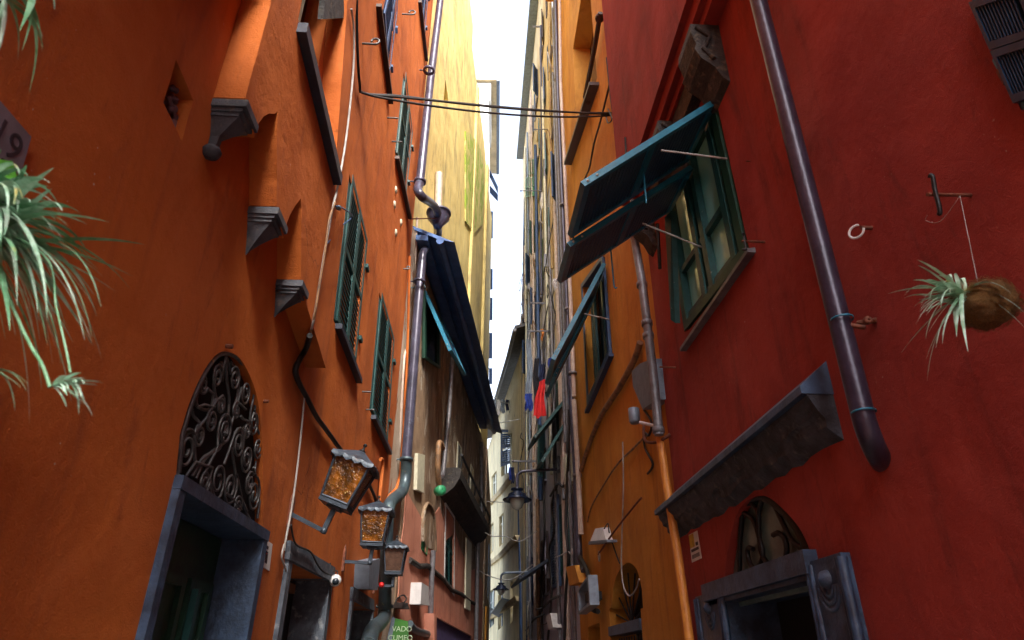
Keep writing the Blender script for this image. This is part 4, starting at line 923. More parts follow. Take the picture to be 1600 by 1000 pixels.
# pipes on the ochre house
dp2 = thing('drainpipe', 'grey metal drainpipe on the ochre wall turning bright orange near the street', 'drainpipe', (1.85, 6.6, .3))
MB().tube(WR2.C([(990, 365), (1003, 440), (1013, 520), (1022, 600), (1030, 680)], .2), .047, 12).build('upper_pipe', M['greypipe'], dp2)
MB().tube(WR2.C([(1031, 684), (1042, 760), (1058, 860), (1072, 960), (1082, 1040)], .16), .04, 12).build('lower_pipe', M['orangepipe'], dp2)
for x, y in ((1003, 445), (1011, 505), (1013, 525), (1029, 672)):
    c_ = WR2.px(x, y, .2); MB().lathe(c_ - Z * .03, [(.04, 0), (.06, .0), (.06, .06), (.04, .06)], Z, 12).build('pipe_collar', M['greypipe'], dp2)
dp3 = thing('drainpipe', 'slim purple drainpipe running the full height of the ochre house edge', 'drainpipe', (1.9, 12.9, 2))
MB().tube(WR2.C([(866, -30), (868, 0), (871, 130), (878, 300), (886, 480), (893, 620), (900, 740), (904, 840), (906, 880), (913, 893)], .12), .06, 10).build('pipe_run', M['purple'], dp3)
dp4 = thing('drainpipe', 'pale cream pipe close beside the slim purple drainpipe', 'drainpipe', (1.9, 12.6, 3))
MB().tube(WR2.C([(874, -30), (876, 130), (884, 300), (892, 480), (897, 620)], .1), .045, 10).build('pipe_run', M['whitepipe'], dp4)
MB().tube(WR2.C([(897, 625), (903, 730), (908, 835)], .1), .05, 10).build('lower_pipe', M['whitepipe'], dp4)
for x, y in ((871, 125), (880, 322), (888, 485), (895, 585), (902, 745)):
    c_ = WR2.px(x, y, .11); MB().lathe(c_, [(.05, 0), (.09, .0), (.09, .05), (.05, .05)], Z, 10).build('pipe_collar', M['greypipe'], dp3)
# orange conduits on the left near the pipe
def conduit(name, label, W, l, r, mat, h=.03, cat='pipe', group=None, sm=5):
    return cable(name, label, W.C(l, h), r, mat, group, 8, sm, cat)
conduit('conduit', 'orange painted conduit stub rising above the upright lantern', WL, [(592, 800), (594, 770), (598, 722), (594, 718)], .022, M['orange2'], .05, sm=4)
conduit('conduit', 'orange painted conduit bending down behind the copper pipe elbow', WL, [(640, 400), (637, 530), (632, 640), (628, 700), (622, 756), (606, 778), (604, 802)], .022, M['orange2'], .06, sm=4)
conduit('conduit', 'thin pale pipe running down the peeling strip beside the big drainpipe', WL, [(652, 340), (648, 420), (640, 545), (632, 556), (624, 700)], .02, M['whitepipe'], .03, sm=4)
conduit('gas_pipe', 'grey pipe dropping down the peeling facade onto the dark balcony', WL2, [(707, 545), (702, 640), (696, 700), (692, 738), (688, 745)], .05, M['greypipe'], .12)
conduit('gas_pipe', 'short upright pipe stub beside the green cap on the balcony end', WL2, [(686, 762), (684, 730), (686, 692), (692, 700)], .05, M['cableo'], .3)
o = MB().lathe(WL2.px(684, 768, .35), [(.01, 0), (.085, 0), (.095, .1), (.08, .16), (.01, .16)], V((.5, -.8, 0)), 14).build('green_cap', M['brightgreen']); tag(o, 'bright green round cap at the end of the dark balcony', 'pipe cap')
conduit('gas_pipe', 'blue grey pipe running down the pink render to the street', WL2, [(677, 860), (674, 920), (672, 1010)], .05, M['greypipe'], .08)
conduit('gas_pipe', 'kinked grey pipe crossing the pink render above the violet awning', WL2, [(640, 975), (650, 985), (672, 992)], .06, M['copper'], .08)
conduit('gas_pipe', 'dark pipe running down the far corner of the peeling house', WL2, [(752, 690), (752, 800), (747, 850), (744, 1000)], .06, M['greypipe'], .1)
# ---------------------------------------------------------------- cables
for k, dz in enumerate((0, .035, -.02)):
    l = [WL.px(557, -60, .04)] + WL.C([(558, 60), (562, 130)], .04) + [WL.px(570, 146, .05)]
    a_ = l[-1]; e_ = WR2.px(955, 179, .03)
    mid = [a_.lerp(e_, t) + Z * (-(.03 + .05 * k) * 4 * t * (1 - t) + dz) for t in (.1, .25, .4, .55, .7, .85)]
    cable('overhead_cable', 'bundled black cables sagging across the alley from orange to ochre wall', l + mid + [e_ + Z * dz], .014, M['cableb'], 'cables strung across the alley')
o = MB().tube(smooth([WR2.px(950, 170, .03), WR2.px(956, 186, .1), WR2.px(950, 192, .1), WR2.px(947, 182, .03)]), .012, 6).build('cable_loop', M['cableb']); tag(o, 'loop of spare black cable where the bundle meets the ochre wall', 'cable')
def wc(label, W, l, r, mat, h=.02, name='wall_cable', group=None): return conduit(name, label, W, l, r, mat, h, 'cable', group)
wc('pale thin cable wandering down the arcaded orange wall to a knot of wires', WL, [(549, 14, .17), (553, 50, .17), (552, 110, .17), (543, 200, .17), (532, 270, .18), (519, 330, .18), (508, 390, .18), (500, 440, .18), (490, 500, .17), (484, 524, .12)], .009, M['cablew'])
wc('twisted pair of grey wires below the knot on the arcaded wall', WL, [(524, 316, .2), (514, 345, .2), (507, 400, .2), (500, 440, .19), (492, 490, .18), (484, 526, .13)], .007, M['cableo'])
wc('thick bent cable hugging the corner below the arcaded wall', WL, [(484, 524, .14), (478, 545, .05), (468, 562, .03), (462, 580, .03), (468, 600, .03), (480, 622, .03), (494, 650, .03), (510, 672, .03), (532, 702, .03), (548, 722, .03), (570, 745, .03), (585, 775, .03), (592, 800, .03)], .02, M['ironblack'])
wc('thin cream cable dropping straight down the orange wall to the second doorway', WL, [(476, 618), (468, 700), (458, 780), (447, 840), (444, 860)], .007, M['cablew'])
wc('dark cable draped over the lintel of the second doorway', WL, [(455, 820), (462, 850), (485, 862), (495, 880), (505, 893), (522, 900)], .007, M['cableb'], .05)
wc('blue wire loop at the top corner of the long green shutters', WL, [(524, 322, .2), (535, 325, .2), (549, 335, .08), (548, 342, .05), (530, 356, .05), (512, 380, .17)], .006, M['bluesh'])
o = MB().lathe(WL.px(529, 325, .2), [(.001, -.02), (.02, -.01), (.022, .01), (.001, .02)], Z, 8).build('junction_box', M['copper']); tag(o, 'little green junction knob where the wires meet beside the long shutters', 'junction box')
wc('slim white cable beside the doorway notice plate', WL, [(444, 850), (440, 870), (445, 885), (449, 900)], .006, M['cablew'])
wc('black cable running down the ochre wall beside the stone sill', WR2, [(960, 90, .03), (955, 120, .03), (948, 150), (938, 190), (928, 225), (921, 262), (912, 287), (898, 360), (890, 400), (876, 440)], .018, M['cableb'], .06)
wc('knotted black cable following the edge of the red jettied wall', WR2, [(948, 90), (952, 130), (958, 180), (966, 215), (972, 245)], .016, M['cableb'], .06)
dpz = thing('drainpipe', 'short dark pipe slanting down beside the upper window of the ochre house', 'drainpipe', (1.8, 8, 11))
MB().tube(WR2.C([(938, 20), (930, 70), (920, 120), (914, 152), (919, 160)], .1), .045, 10).build('pipe_run', M['woodbrown'], dpz)
MB().lathe(WR2.px(937, 30, .1), [(.04, 0), (.08, 0), (.08, .06), (.04, .06)], Z, 8).build('pipe_collar', M['woodbrown'], dpz)
conduit('conduit', 'slanting metal conduit under the blue window of the ochre house', WR2, [(1000, 535), (995, 552), (988, 568), (968, 605), (953, 628), (940, 648), (930, 670), (918, 702), (908, 735)], .042, M['cableo'], .05)
wc('thin dark cable curving across the lower ochre wall', WR2, [(1010, 680), (990, 700), (965, 725), (945, 755), (925, 790), (918, 815)], .014, M['cableo'], .03)
wc('cream cable hanging in a long loop down to the arched doorway', WR2, [(973, 690), (974, 760), (972, 830), (971, 880), (974, 915), (983, 931), (993, 922), (999, 905)], .01, M['cablew'], .05)
conduit('iron_rod', 'dark iron rod slanting down towards a ring on the ochre wall', WR2, [(1002, 778, .02), (990, 792, .05), (960, 830, .1), (935, 866, .12)], .013, M['rust'], .08, 'rod')
p = WR2.px(936, 869, .12); o = MB().tube([p + WR2.t * .05 * math.cos(R(a)) + Z * .07 * math.sin(R(a)) for a in range(0, 360, 30)], .011, 6, closed=True).build('iron_ring', M['cablew']); tag(o, 'pale ring at the lower end of the slanting rod', 'ring')
wc('frayed black cables bundled down the seam between ochre and grey fronts', WR2, [(889, 640, .1), (888, 700, .12), (886, 760, .1), (884, 820, .14), (888, 870, .12), (884, 930, .1), (882, 1000, .1)], .03, M['cableb'], .1)
wc('black hose hanging beside the open metal box', WR2, [(906, 870), (918, 895), (921, 930), (924, 950), (934, 955)], .04, M['cableb'], .12)
wc('thin black cable from the flap shutters to the grey front', WR2, [(876, 425, .2), (868, 445, .2), (862, 470, .1)], .014, M['cableb'], .1)
for i, (l, W, lab) in enumerate(((((758, 832), (770, 838), (790, 838), (812, 846), (838, 830)), None, 'thin wires strung across the narrow end of the alley'), (((746, 890), (770, 902), (800, 905), (835, 880)), None, 'thin wires strung across the narrow end of the alley'), (((745, 660), (770, 662), (812, 655)), None, 'thin wires strung across the narrow end of the alley'), (((760, 783), (790, 785), (815, 783)), None, 'thin wires strung across the narrow end of the alley'))):
    yy = 19 + i * 1.5
    pts = [aty(x, y, yy) for x, y in l]
    cable('alley_wire', lab, pts, .014, M['cablew'], 'wires across the far alley')
# ---------------------------------------------------------------- boxes, cameras, small fittings
def boxon(name, label, cat, W, quad, depth, mat, h=0.0, extra=None):
    P = [W.px(x, y, h + depth) for x, y in quad]
    return tag(MB().patch(P, 0, 1, 0, 1, -depth, 0, W.n).build(name, mat), label, cat) if extra is None else None
def box3(name, label, cat, W, quad, depth, mat, h=0., parts=()):
    P = [W.px(x, y, h + depth) for x, y in quad]
    root = thing(name, label, cat, min(P, key=lambda p: p.z))
    MB().patch(P, 0, 1, 0, 1, -depth, 0, W.n).build('casing', mat, root)
    for nm, u0, u1, v0, v1, m_, d in parts: MB().patch(P, u0, u1, v0, v1, .0, d, W.n).build(nm, M[m_], root)
    return root
box3('notice_plate', 'small white notice plate with a dark emblem, right of the first doorway', 'notice', WL, ((407, 883), (421, 892), (426, 850), (412, 841)), .006, M['whiteplastic'], parts=(('emblem', .38, .62, .18, .62, 'ink', .0015), ('caption', .35, .6, .7, .82, 'ink', .0015), ('red_mark', .42, .5, .5, .55, 'redp', .002)))
nb = box3('notice_plate', 'small sticker with a yellow symbol under the stone door hood on the red wall', 'notice', WR, ((1096, 872), (1081, 879), (1076, 836), (1089, 829)), .004, M['whiteplastic'], parts=(('yellow_symbol', .45, .98, .5, .98, 'yellowink', .0015), ('caption', .1, .9, .34, .44, 'ink', .0015), ('small_print', .1, .9, .1, .24, 'greypipe', .0015), ('blot', .1, .35, .5, .62, 'ink', .0015)))
gb = box3('meter_box', 'blue grey metal box with a red lamp under the brown lantern', 'box', WL, ((576, 920), (590, 922), (594, 873), (578, 877)), .16, M['greybox'])
p = WL.px(596, 914, .14); MB().lathe(p, [(.001, -.03), (.03, -.02), (.035, 0), (.03, .02), (.001, .03)], V((.3, -1, 0)), 12).build('red_light', M['redp'], gb)
def sc_cam(label, p, W):
    root = thing('security_camera', label, 'camera', p)
    MB().lathe(p, [(.001, -.055), (.04, -.04), (.052, 0), (.04, .04), (.001, .055)], V((.5, -1, -.3)), 14).build('housing', M['whiteplastic'], root)
    MB().lathe(p + V((.01, -.04, -.012)), [(.001, .03), (.025, .025), (.03, 0)], V((.5, -1, -.3)), 12).build('lens', M['glass'], root)
    MB().tube([p, W.px(521, 898, 0)], .014, 8).build('mount', M['whiteplastic'], root)
    MB().tube(smooth([p, p + V((0, .05, .08)), WL.px(517, 892, .02), WL.px(516, 880, .02)]), .006, 6).build('cord', M['cableb'], root)
sc_cam('round white security camera on the wall between second and third doorways', WL.px(524, 907, .08), WL)
# cylinder camera on the right pipe
rc = thing('siren_can', 'silver cylinder fixed by a white arm to the grey drainpipe', 'alarm', WR2.px(1004, 664, .25))
p = WR2.px(991, 650, .25); MB().lathe(p - Z * .085, [(.001, 0), (.05, .0), (.062, .02), (.062, .17), (.05, .175), (.001, .175)], Z, 18).build('cylinder', M['greybox'], rc)
b = MB(); q0 = WR2.px(1000, 660, .24); q1 = WR2.px(1026, 666, .12); b.tube([q0, q1], .018, 6); b.build('arm', M['whiteplastic'], rc)
mb = thing('meter_cabinet', 'white and grey cabinet half hidden behind the grey drainpipe', 'cabinet', WR2.px(1008, 638, .1))
P = [WR2.px(1027, 624, .14), WR2.px(1004, 640, .14), WR2.px(1000, 568, .14), WR2.px(1021, 560, .14)]
MB().patch(P, 0, 1, 0, 1, -.14, 0, WR2.n).build('body', M['greybox'], mb)
P = [WR2.px(1004, 640, .1), WR2.px(989, 604, .1), WR2.px(987, 580, .1), WR2.px(1000, 568, .1)]
MB().patch(P, 0, 1, 0, 1, -.1, 0, WR2.n).build('side_hood', M['greybox'], mb)
conduit('iron_bar', 'rusty bar bent round the foot of the grey drainpipe', WR2, [(1050, 676, .0), (1040, 684, .12), (1025, 691, .18), (1010, 690, .18), (1006, 680, .15), (1006, 660, .1)], .016, M['rust'], .1, 'bar')
wc('coil of black cable behind the silver cylinder', WR2, [(1006, 640, .04), (1018, 660, .04), (1014, 680, .06), (1006, 676, .04), (1008, 700, .02), (1020, 725, .02), (1012, 740, .02)], .014, M['cableb'])
ll = thing('wall_light', 'small white sloped wall lamp beside the iron rod', 'lamp', WR2.px(935, 848, .1))
P = [WR2.px(947, 845, .16), WR2.px(921, 848, .16), WR2.px(930, 826, .1), WR2.px(942, 824, .1)]
MB().patch(P, 0, 1, 0, 1, -.1, 0, WR2.n).build('shade', M['whiteplastic'], ll)
P = [WR2.px(949, 847, .17), WR2.px(919, 851, .17), WR2.px(920, 846, .17), WR2.px(948, 843, .17)]
MB().patch(P, 0, 1, 0, 1, -.14, 0, WR2.n).build('rim', M['greybox'], ll)
MB().tube(smooth(WR2.C([(943, 828, .1), (950, 818, .06), (952, 832, .05), (960, 858, .03), (968, 880, .03)])), .01, 6).build('cord', M['cableb'], ll)
ob = thing('metal_frame_box', 'open grey metal box frame hung out on the ochre wall', 'frame', WR2.px(915, 955, .3))
P = [WR2.px(922, 945, .3), WR2.px(903, 960, .3), WR2.px(902, 922, .3), WR2.px(919, 898, .3)]
b = MB()
for u0, u1, v0, v1 in ((0, .1, 0, 1), (.9, 1, 0, 1), (.1, .9, 0, .1), (.1, .9, .9, 1)): b.patch(P, u0, u1, v0, v1, -.14, 0, WR2.n)
b.build('casing', M['greybox'], ob); MB().patch(P, .3, .6, .3, .6, -.25, -.05, WR2.n).build('plug_socket', M['ironblack'], ob)
boxon('orange_box', 'plain ochre painted box on the seam of ochre and grey fronts', 'box', WR2, ((905, 910), (890, 915), (884, 886), (898, 883)), .15, M['ochre'], .1)
boxon('pale_box', 'pale grey box low on the grey front among cables', 'box', WR3, ((864, 980), (857, 984), (853, 962), (860, 958)), .2, M['cloth_white'], .1)
fl2 = thing('floodlight', 'small black floodlight on a looped cord above the green sign', 'lamp', WL2.px(628, 950, .1))
P = [WL2.px(628, 950, .2), WL2.px(640, 952, .2), WL2.px(637, 942, .15), WL2.px(631, 941, .15)]
MB().patch(P, 0, 1, 0, 1, -.14, 0, WL2.n).build('head', M['ironblack'], fl2)
MB().tube(smooth(WL2.C([(632, 941, .15), (635, 935, .1), (630, 930, .05), (620, 936, .02), (619, 944, .02), (628, 946, .1)])), .012, 6).build('cord', M['cableb'], fl2)
wb_ = boxon('wall_box', 'white plastic box on the pink render beside the blue grey pipe', 'box', WL2, ((657, 944), (671, 946), (670, 917), (659, 910)), .2, M['whiteplastic'])
aw = box3('shop_awning', 'violet cloth panel over the shop front at the foot of the pink house', 'awning', WL2, ((680, 1040), (738, 1040), (735, 992), (680, 962)), .15, M['violet'])
P = [WL2.px(x, y, .17) for x, y in ((680, 1040), (738, 1040), (735, 992), (680, 962))]
b = MB(); b.patch(P, -.05, 1.05, .97, 1.02, -.15, .03, WL2.n); b.patch(P, -.05, 0, 0, .97, -.15, .03, WL2.n); b.build('frame', M['pink'], aw)
sg = thing('shop_sign', 'green shop sign with two pale words, standing out below the copper pipe', 'sign', aty(622, 1000, 9.6))
P = [aty(x, y, 9.5) for x, y in ((608, 1030), (640, 1030), (638, 971), (618, 966))]
sgp = MB().patch(P, 0, 1, 0, 1, 0, .05, V((0, -1, 0))).build('panel', M['greensign'], sg)
P5 = [aty(x, y, 9.52) for x, y in ((598, 1030), (608, 1030), (618, 966), (613, 964))]
MB().patch(P5, 0, 1, 0, 1, 0, .05, V((0, -1, 0))).build('side_panel', M['greybox'], sg)
def text(s_, size, loc, rx, mat, parent, name='lettering', ext=.002):
    cu = bpy.data.curves.new(name, 'FONT'); cu.body = s_; cu.size = size; cu.extrude = ext; cu.align_x = 'CENTER'; cu.align_y = 'CENTER'
    t_ = bpy.data.objects.new('tmp', cu); col.objects.link(t_); bpy.context.view_layer.update(); me = bpy.data.meshes.new_from_object(t_.evaluated_get(bpy.context.evaluated_depsgraph_get())); bpy.data.objects.remove(t_); me.materials.clear()
    o = bpy.data.objects.new(name, me); col.objects.link(o); me.materials.append(mat); o.parent = parent; o.matrix_local = Matrix.Translation(V(loc) - ROOT[parent.name]) @ rx; return o
def basis(x, y): z = x.cross(y); return Matrix((x, y, z)).transposed().to_4x4()
text('VADO', .09, aty(628, 983, 9.44), basis(V((1, 0, 0)), Z), M['lettering'], sgp); text('CUMEO', .09, aty(625.5, 997, 9.44), basis(V((1, 0, 0)), Z), M['lettering'], sgp)
# marble house number
hn = thing('house_number', 'grey marble number plate on the orange wall behind the spider plant', 'number plate', WL.px(20, 250, .02))
P = WL.C([(-26, 250), (33, 272), (49, 214), (-6, 150)], .02)
MB().patch(P, 0, 1, 0, 1, -.02, 0, WL.n).build('plate', M['marble'], hn)
text('19', .115, WL.px(11, 220, .021), basis(V((0, 1, 0)), Z), M['ink'], hn, 'numeral', .001)
text('.', .09, WL.px(9, 240, .021), basis(V((0, 1, 0)), Z), M['ink'], hn, 'numeral', .001)
# ---------------------------------------------------------------- hooks and rust
hook('iron_hook', 'ring hook on the orange wall just left of the overhead cable bend', WL, 566, 68, .16, .012)
hook('iron_hook', 'small dark hook high on the orange wall between two upper shutters', WL, 628, 22, .18, .012)
hook('iron_hook', 'straight iron pin above the fanlight of the first doorway', WL, 353, 541, .035, .012, M['rust'], curl=False)
hook('iron_hook', 'little iron pin right of the fanlight', WL, 412, 627, .03, .01, M['rust'], curl=False)
hook('iron_hook', 'iron shutter catch between the two green shuttered windows', WL, 566, 612, .1, .009, curl=False)
hook('iron_hook', 'iron shutter catch low beside the second green shutters', WL, 572, 640, .1, .009, curl=False)
hook('iron_hook', 'iron pin beside the high narrow green shutters', WL, 605, 184, .14, .012, curl=False)
hook('iron_hook', 'iron pin at the foot of the high narrow green shutters', WL, 612, 221, .14, .012, curl=False)
hook('iron_hook', 'little ring on the orange wall left of the hopper', WL, 630, 420, .1, .012)
hk = thing('shutter_catch', 'rusty iron catch with an S shaped bar in the red wall beside the green window', 'iron catch', WR.px(1195, 378))
b = MB(); e0 = WR.px(1195, 378, 0); e1 = e0 + WR.n * .16; b.tube([e0, e1], .009, 6); b.build('pin', M['rust'], hk)
b = MB(); c_ = e0 + WR.n * .14; b.tube(smooth([c_ + V((0, .0, .07)), c_ + V((.01, .015, .05)), c_, c_ + V((.0, .0, -.05)), c_ + V((-.01, -.02, -.08)), c_ + V((-.03, -.01, -.075))]), .009, 6); b.build('s_bar', M['ironblack'], hk)
hk = thing('shutter_catch', 'rusty iron catch on the red wall holding the thread of the hanging plant ball', 'iron catch', WR.px(1515, 305))
e0 = WR.px(1517, 305, 0); MB().tube([e0, WR.px(1449, 304, .22)], .008, 6).build('pin', M['rust'], hk)
c_ = WR.px(1463, 305, .2); b = MB(); b.tube(smooth([c_ + V((.0, .0, .085)), c_ + V((0, -.008, .09)), c_ + V((0, -.014, .075)), c_ + V((0, -.004, .03)), c_, c_ + V((0, .006, -.05)), c_ + V((0, .014, -.075)), c_ + V((0, .02, -.07))]), .0085, 6); b.build('s_bar', M['ironblack'], hk)
b = MB(); th = [WR.px(1504, 306, .06), WR.px(1508, 340, .1), WR.px(1526, 430, .2)]
e = thing('white_ring_hook', 'white curled ring on a rusty wall pin beside the brown drainpipe', 'hook', WR.px(1358, 355))
MB().tube([WR.px(1362, 356, 0), WR.px(1345, 356, .06)], .011, 6).build('pin', M['rust'], e)
c_ = WR.px(1338, 362, .08); MB().tube([c_ + V((.0, -1, 0)) * .03 * math.cos(R(a)) * 1 + V((.02, 0, 0)) * math.cos(R(a)) + Z * .034 * math.sin(R(a)) for a in range(60, 370, 20)], .006, 8).build('ring', M['whiteplastic'], e)
hook('iron_hook', 'rusty nail in the red wall right of the green window', WR, 1172, 252, .03, .005, M['rust'], curl=False)
hook('iron_hook', 'rusty pin where the red wall meets the ochre one, above the conduit', WR, 1056, 574, .16, .009, M['rust'], curl=False)
conduit('iron_bar', 'black iron bar standing against the red corner under the flap shutters', WR2, [(1027, 350), (1029, 380), (1031, 420)], .02, M['ironblack'], .1, 'bar')
conduit('iron_bar', 'thin spike above the nearest flap shutter', WR, [(977, 215, .27), (978, 240, .27)], .012, M['ironblack'], .25, 'spike')
# ---------------------------------------------------------------- plants
def spider_leaf(b, o, d, L, w_, droop, seed_dir=None):
    pts = []; d = V(d).normalized(); n_ = 14
    for i in range(n_ + 1):
        t = i / n_; q = o + d * L * (t - .18 * t * t * droop) - Z * (L * droop * .62 * t ** 2.1)
        pts.append(q)
    side = d.cross(Z); side = side.normalized() if side.length > .01 else V((1, 0, 0))
    b.blade(pts, w_, side)
random.seed(12)
O = WL.px(-34, 342, .22)
sp = thing('spider_plant', 'large spider plant spilling long pale leaves over the left side of the orange wall', 'plant', O - Z * .1)
b = MB(); bd = MB()
for i in range(150):
    el_ = R(random.uniform(-45, 38)) if i % 6 else R(random.uniform(30, 60))
    d = V((math.cos(el_) * random.uniform(.3, 1), math.cos(el_) * random.uniform(-.75, .7), math.sin(el_)))
    L = random.uniform(.2, .37) if i % 6 else random.uniform(.12, .24)
    spider_leaf(b if random.random() < .68 else bd, O + V((random.uniform(-.05, .04), random.uniform(-.07, .07), random.uniform(-.05, .04))), d, L, random.uniform(.005, .009), random.uniform(.35, 1.1))
b.build('leaves', M['spider'], sp)['kind'] = 'stuff'; bd.build('dark_leaves', M['spiderd'], sp)['kind'] = 'stuff'
b = MB(); sm_ = smooth([O, aty(20, 480, O.y), aty(48, 540, O.y), aty(66, 570, O.y), aty(78, 605, O.y)]); b.tube(sm_, .0035, 6); b.tube(smooth([O, aty(70, 400, O.y), aty(88, 480, O.y), aty(103, 545, O.y), aty(110, 582, O.y)]), .0022, 6); b.build('runner_stem', M['spiderd'], sp)
b = MB(); c_ = aty(84, 603, O.y)
for i in range(16):
    a = random.uniform(-.6, 1.0); spider_leaf(b, c_, (math.cos(a), random.uniform(-.5, .5), math.sin(a) * .8), random.uniform(.04, .1), .005, random.uniform(.3, 1.2))
c_ = aty(110, 598, O.y)
for i in range(12): a = random.uniform(-1.5, 1.2); spider_leaf(b, c_, (math.cos(a), random.uniform(-.5, .5), math.sin(a) * .6), random.uniform(.02, .055), .004, 1)
b.build('plantlet', M['spider'], sp)
b = MB(); c_ = aty(-30, 575, O.y)
for i in range(5): spider_leaf(b, c_, (1, random.uniform(-.3, .3), random.uniform(-.2, .3)), random.uniform(.08, .14), .005, random.uniform(.4, 1.4))
b.build('plantlet', M['spiderd'], sp)
pot = MB().lathe(O - Z * .14 - V((.05, .05, 0)), [(.001, 0), (.09, 0), (.11, .14), (.12, .14), (.12, .16), (.1, .16), (.001, .12)], Z, 20).build('pot', M['ironblack'], sp)
# broad bright leaf and the trailing plant at the top left
b = MB(); c_ = WL.px(-12, 252, .18)
b.blade([c_, c_.lerp(aty(24, 285, c_.y), .35) + Z * .01, c_.lerp(aty(24, 285, c_.y), .7), aty(26, 284, c_.y)], .022, V((.3, .5, 1)), .2); o = b.build('broad_leaf', M['brightleaf']); tag(o, 'single broad bright green leaf peeping in below the marble number plate', 'leaf')
T = WL.px(-20, -45, .25)
tp = thing('trailing_plant', 'dark trailing plant hanging into the top left corner', 'plant', T)
b = MB()
for i in range(18):
    spider_leaf(b, T + V((random.uniform(-.03, .06), random.uniform(-.05, .06), 0)), (random.uniform(-.1, .55), random.uniform(-.5, .5), random.uniform(-.5, .3)), random.uniform(.1, .19), random.uniform(.005, .008), random.uniform(.9, 2.2))
b.build('leaves', M['spiderd'], tp)['kind'] = 'stuff'
b = MB()
for i in range(6): spider_leaf(b, T + V((random.uniform(-.03, .06), random.uniform(-.05, .06), 0)), (random.uniform(-.1, .4), random.uniform(-.5, .5), random.uniform(-.6, .1)), random.uniform(.12, .22), .006, random.uniform(1, 2.2))
b.build('pale_leaves', M['spider'], tp)['kind'] = 'stuff'
b = MB(); c_ = aty(94, 18, T.y)
spider_leaf(b, aty(80, -20, T.y), (.5, 0, -.8), .06, .004, .6); b.build('leaf_tip', M['spiderd'], tp)
# coir ball with air plant
KB = atx(1541, 476, 1.72)
kb = thing('hanging_plant_ball', 'brown coir ball hung by a thread with a pale tufted plant, on the red wall', 'plant', KB - Z * .1)
b = MB(); n_ = 40; random.seed(5)
vs = []; fs = []
import mathutils
for i in range(n_ + 1):
    th_ = math.pi * i / n_
    for j in range(n_):
        ph = 2 * math.pi * j / n_; d = V((math.sin(th_) * math.cos(ph), math.sin(th_) * math.sin(ph), math.cos(th_)))
        r_ = .09 * (1 + .09 * mathutils.noise.noise(d * 2.5) + .05 * mathutils.noise.noise(d * 9)); q = V((d.x * r_ * .95, d.y * r_ * 1.08, d.z * r_ * .88)); vs.append(KB + q)
for i in range(n_):
    for j in range(n_): fs.append((i * n_ + j, i * n_ + (j + 1) % n_, (i + 1) * n_ + (j + 1) % n_, (i + 1) * n_ + j))
b.add(vs, fs, True); ball = b.build('coir_ball', M['coir'], kb)
b = MB()
for i in range(520):
    d = V((random.gauss(0, 1), random.gauss(0, 1), random.gauss(0, 1))).normalized(); e1 = d.cross(V((random.gauss(0, 1), random.gauss(0, 1), random.gauss(0, 1)))).normalized()
    p0 = KB + V((d.x * .085, d.y * .096, d.z * .078)); L = random.uniform(.02, .05)
    b.tube([p0, p0 + d * .008 + e1 * L * .5, p0 + d * random.uniform(-.001, .013) + e1 * L], .0007, 3, cap=False)
fb = b.build('fibres', M['coir'], ball); fb['kind'] = 'stuff'
b = MB(); c_ = KB + (aty(1500, 462, KB.y) - KB)
for i in range(48):
    a = random.uniform(R(95), R(230)); d = V((math.cos(a), random.uniform(-.5, .6), math.sin(a)))
    spider_leaf(b, c_ + V((random.uniform(-.015, .025), random.uniform(-.03, .03), random.uniform(-.03, .03))), d, random.uniform(.13, .26), random.uniform(.005, .009), random.uniform(.3, 1.1))
for q in ((.55, -.5, -.4), (.3, -.5, .3), (.5, -.6, -.1), (-.1, -.2, 1)): spider_leaf(b, c_ + V((0, -.03, 0)), q, .17, .008, 1.2)
b.build('tufted_leaves', M['spider'], kb)['kind'] = 'stuff'
b = MB(); b.tube([WR.px(1500, 306, .1), KB + Z * .09], .0012, 5); b.build('thread', M['cablew'], kb)
b = MB(); b.tube(smooth([WR.px(1500, 306, .1), WR.px(1470, 345, .12), WR.px(1447, 345, .15), WR.px(1449, 336, .18)]), .0008, 4); b.build('loose_thread', M['cablew'], kb)
# ---------------------------------------------------------------- street lamps over the alley
def street_lamp(label, c, dia, arm, armmat):
    root = thing('street_lamp', label, 'street lamp', V(c) - Z * .5 * dia, 'bell street lamps hung over the alley')
    c = V(c); r_ = dia / 2
    cap = MB().lathe(c, [(r_ * .05, r_ * .8), (r_ * .42, r_ * .78), (r_ * .45, r_ * .68), (r_ * .3, r_ * .62), (r_ * .3, r_ * .55), (r_ * .6, r_ * .4), (r_ * .66, r_ * .2), (r_, r_ * .02), (r_ * .97, -.02), (r_ * .55, r_ * .05), (r_ * .1, r_ * .1)], Z, 28).build('hood', M['lampblue'], root)
    MB().lathe(c, [(r_ * .52, .03), (r_ * .5, -r_ * .15), (r_ * .36, -r_ * .5), (r_ * .12, -r_ * .68), (.001, -r_ * .7)], Z, 24).build('glass_bowl', M['globe'], root)
    b = MB(); p = c + Z * r_ * .75; b.tube(smooth([p, p + Z * r_ * .9, p + Z * r_ * 1.25 + V((.12, 0, 0))] , 5) + [V(arm)], .035, 8); b.build('bracket_arm', M[armmat], root)
c1_ = aty(808, 781, 15.6); street_lamp('larger dark blue bell lamp on a reddish arm over the alley', c1_, .68, (2.0, 15.6, c1_.z + .75), 'purple')
c2_ = aty(783, 921, 21.5); street_lamp('smaller, farther bell lamp hung low near the end of the alley', c2_, .48, (2.0, 21.5, c2_.z + .52), 'greybox')
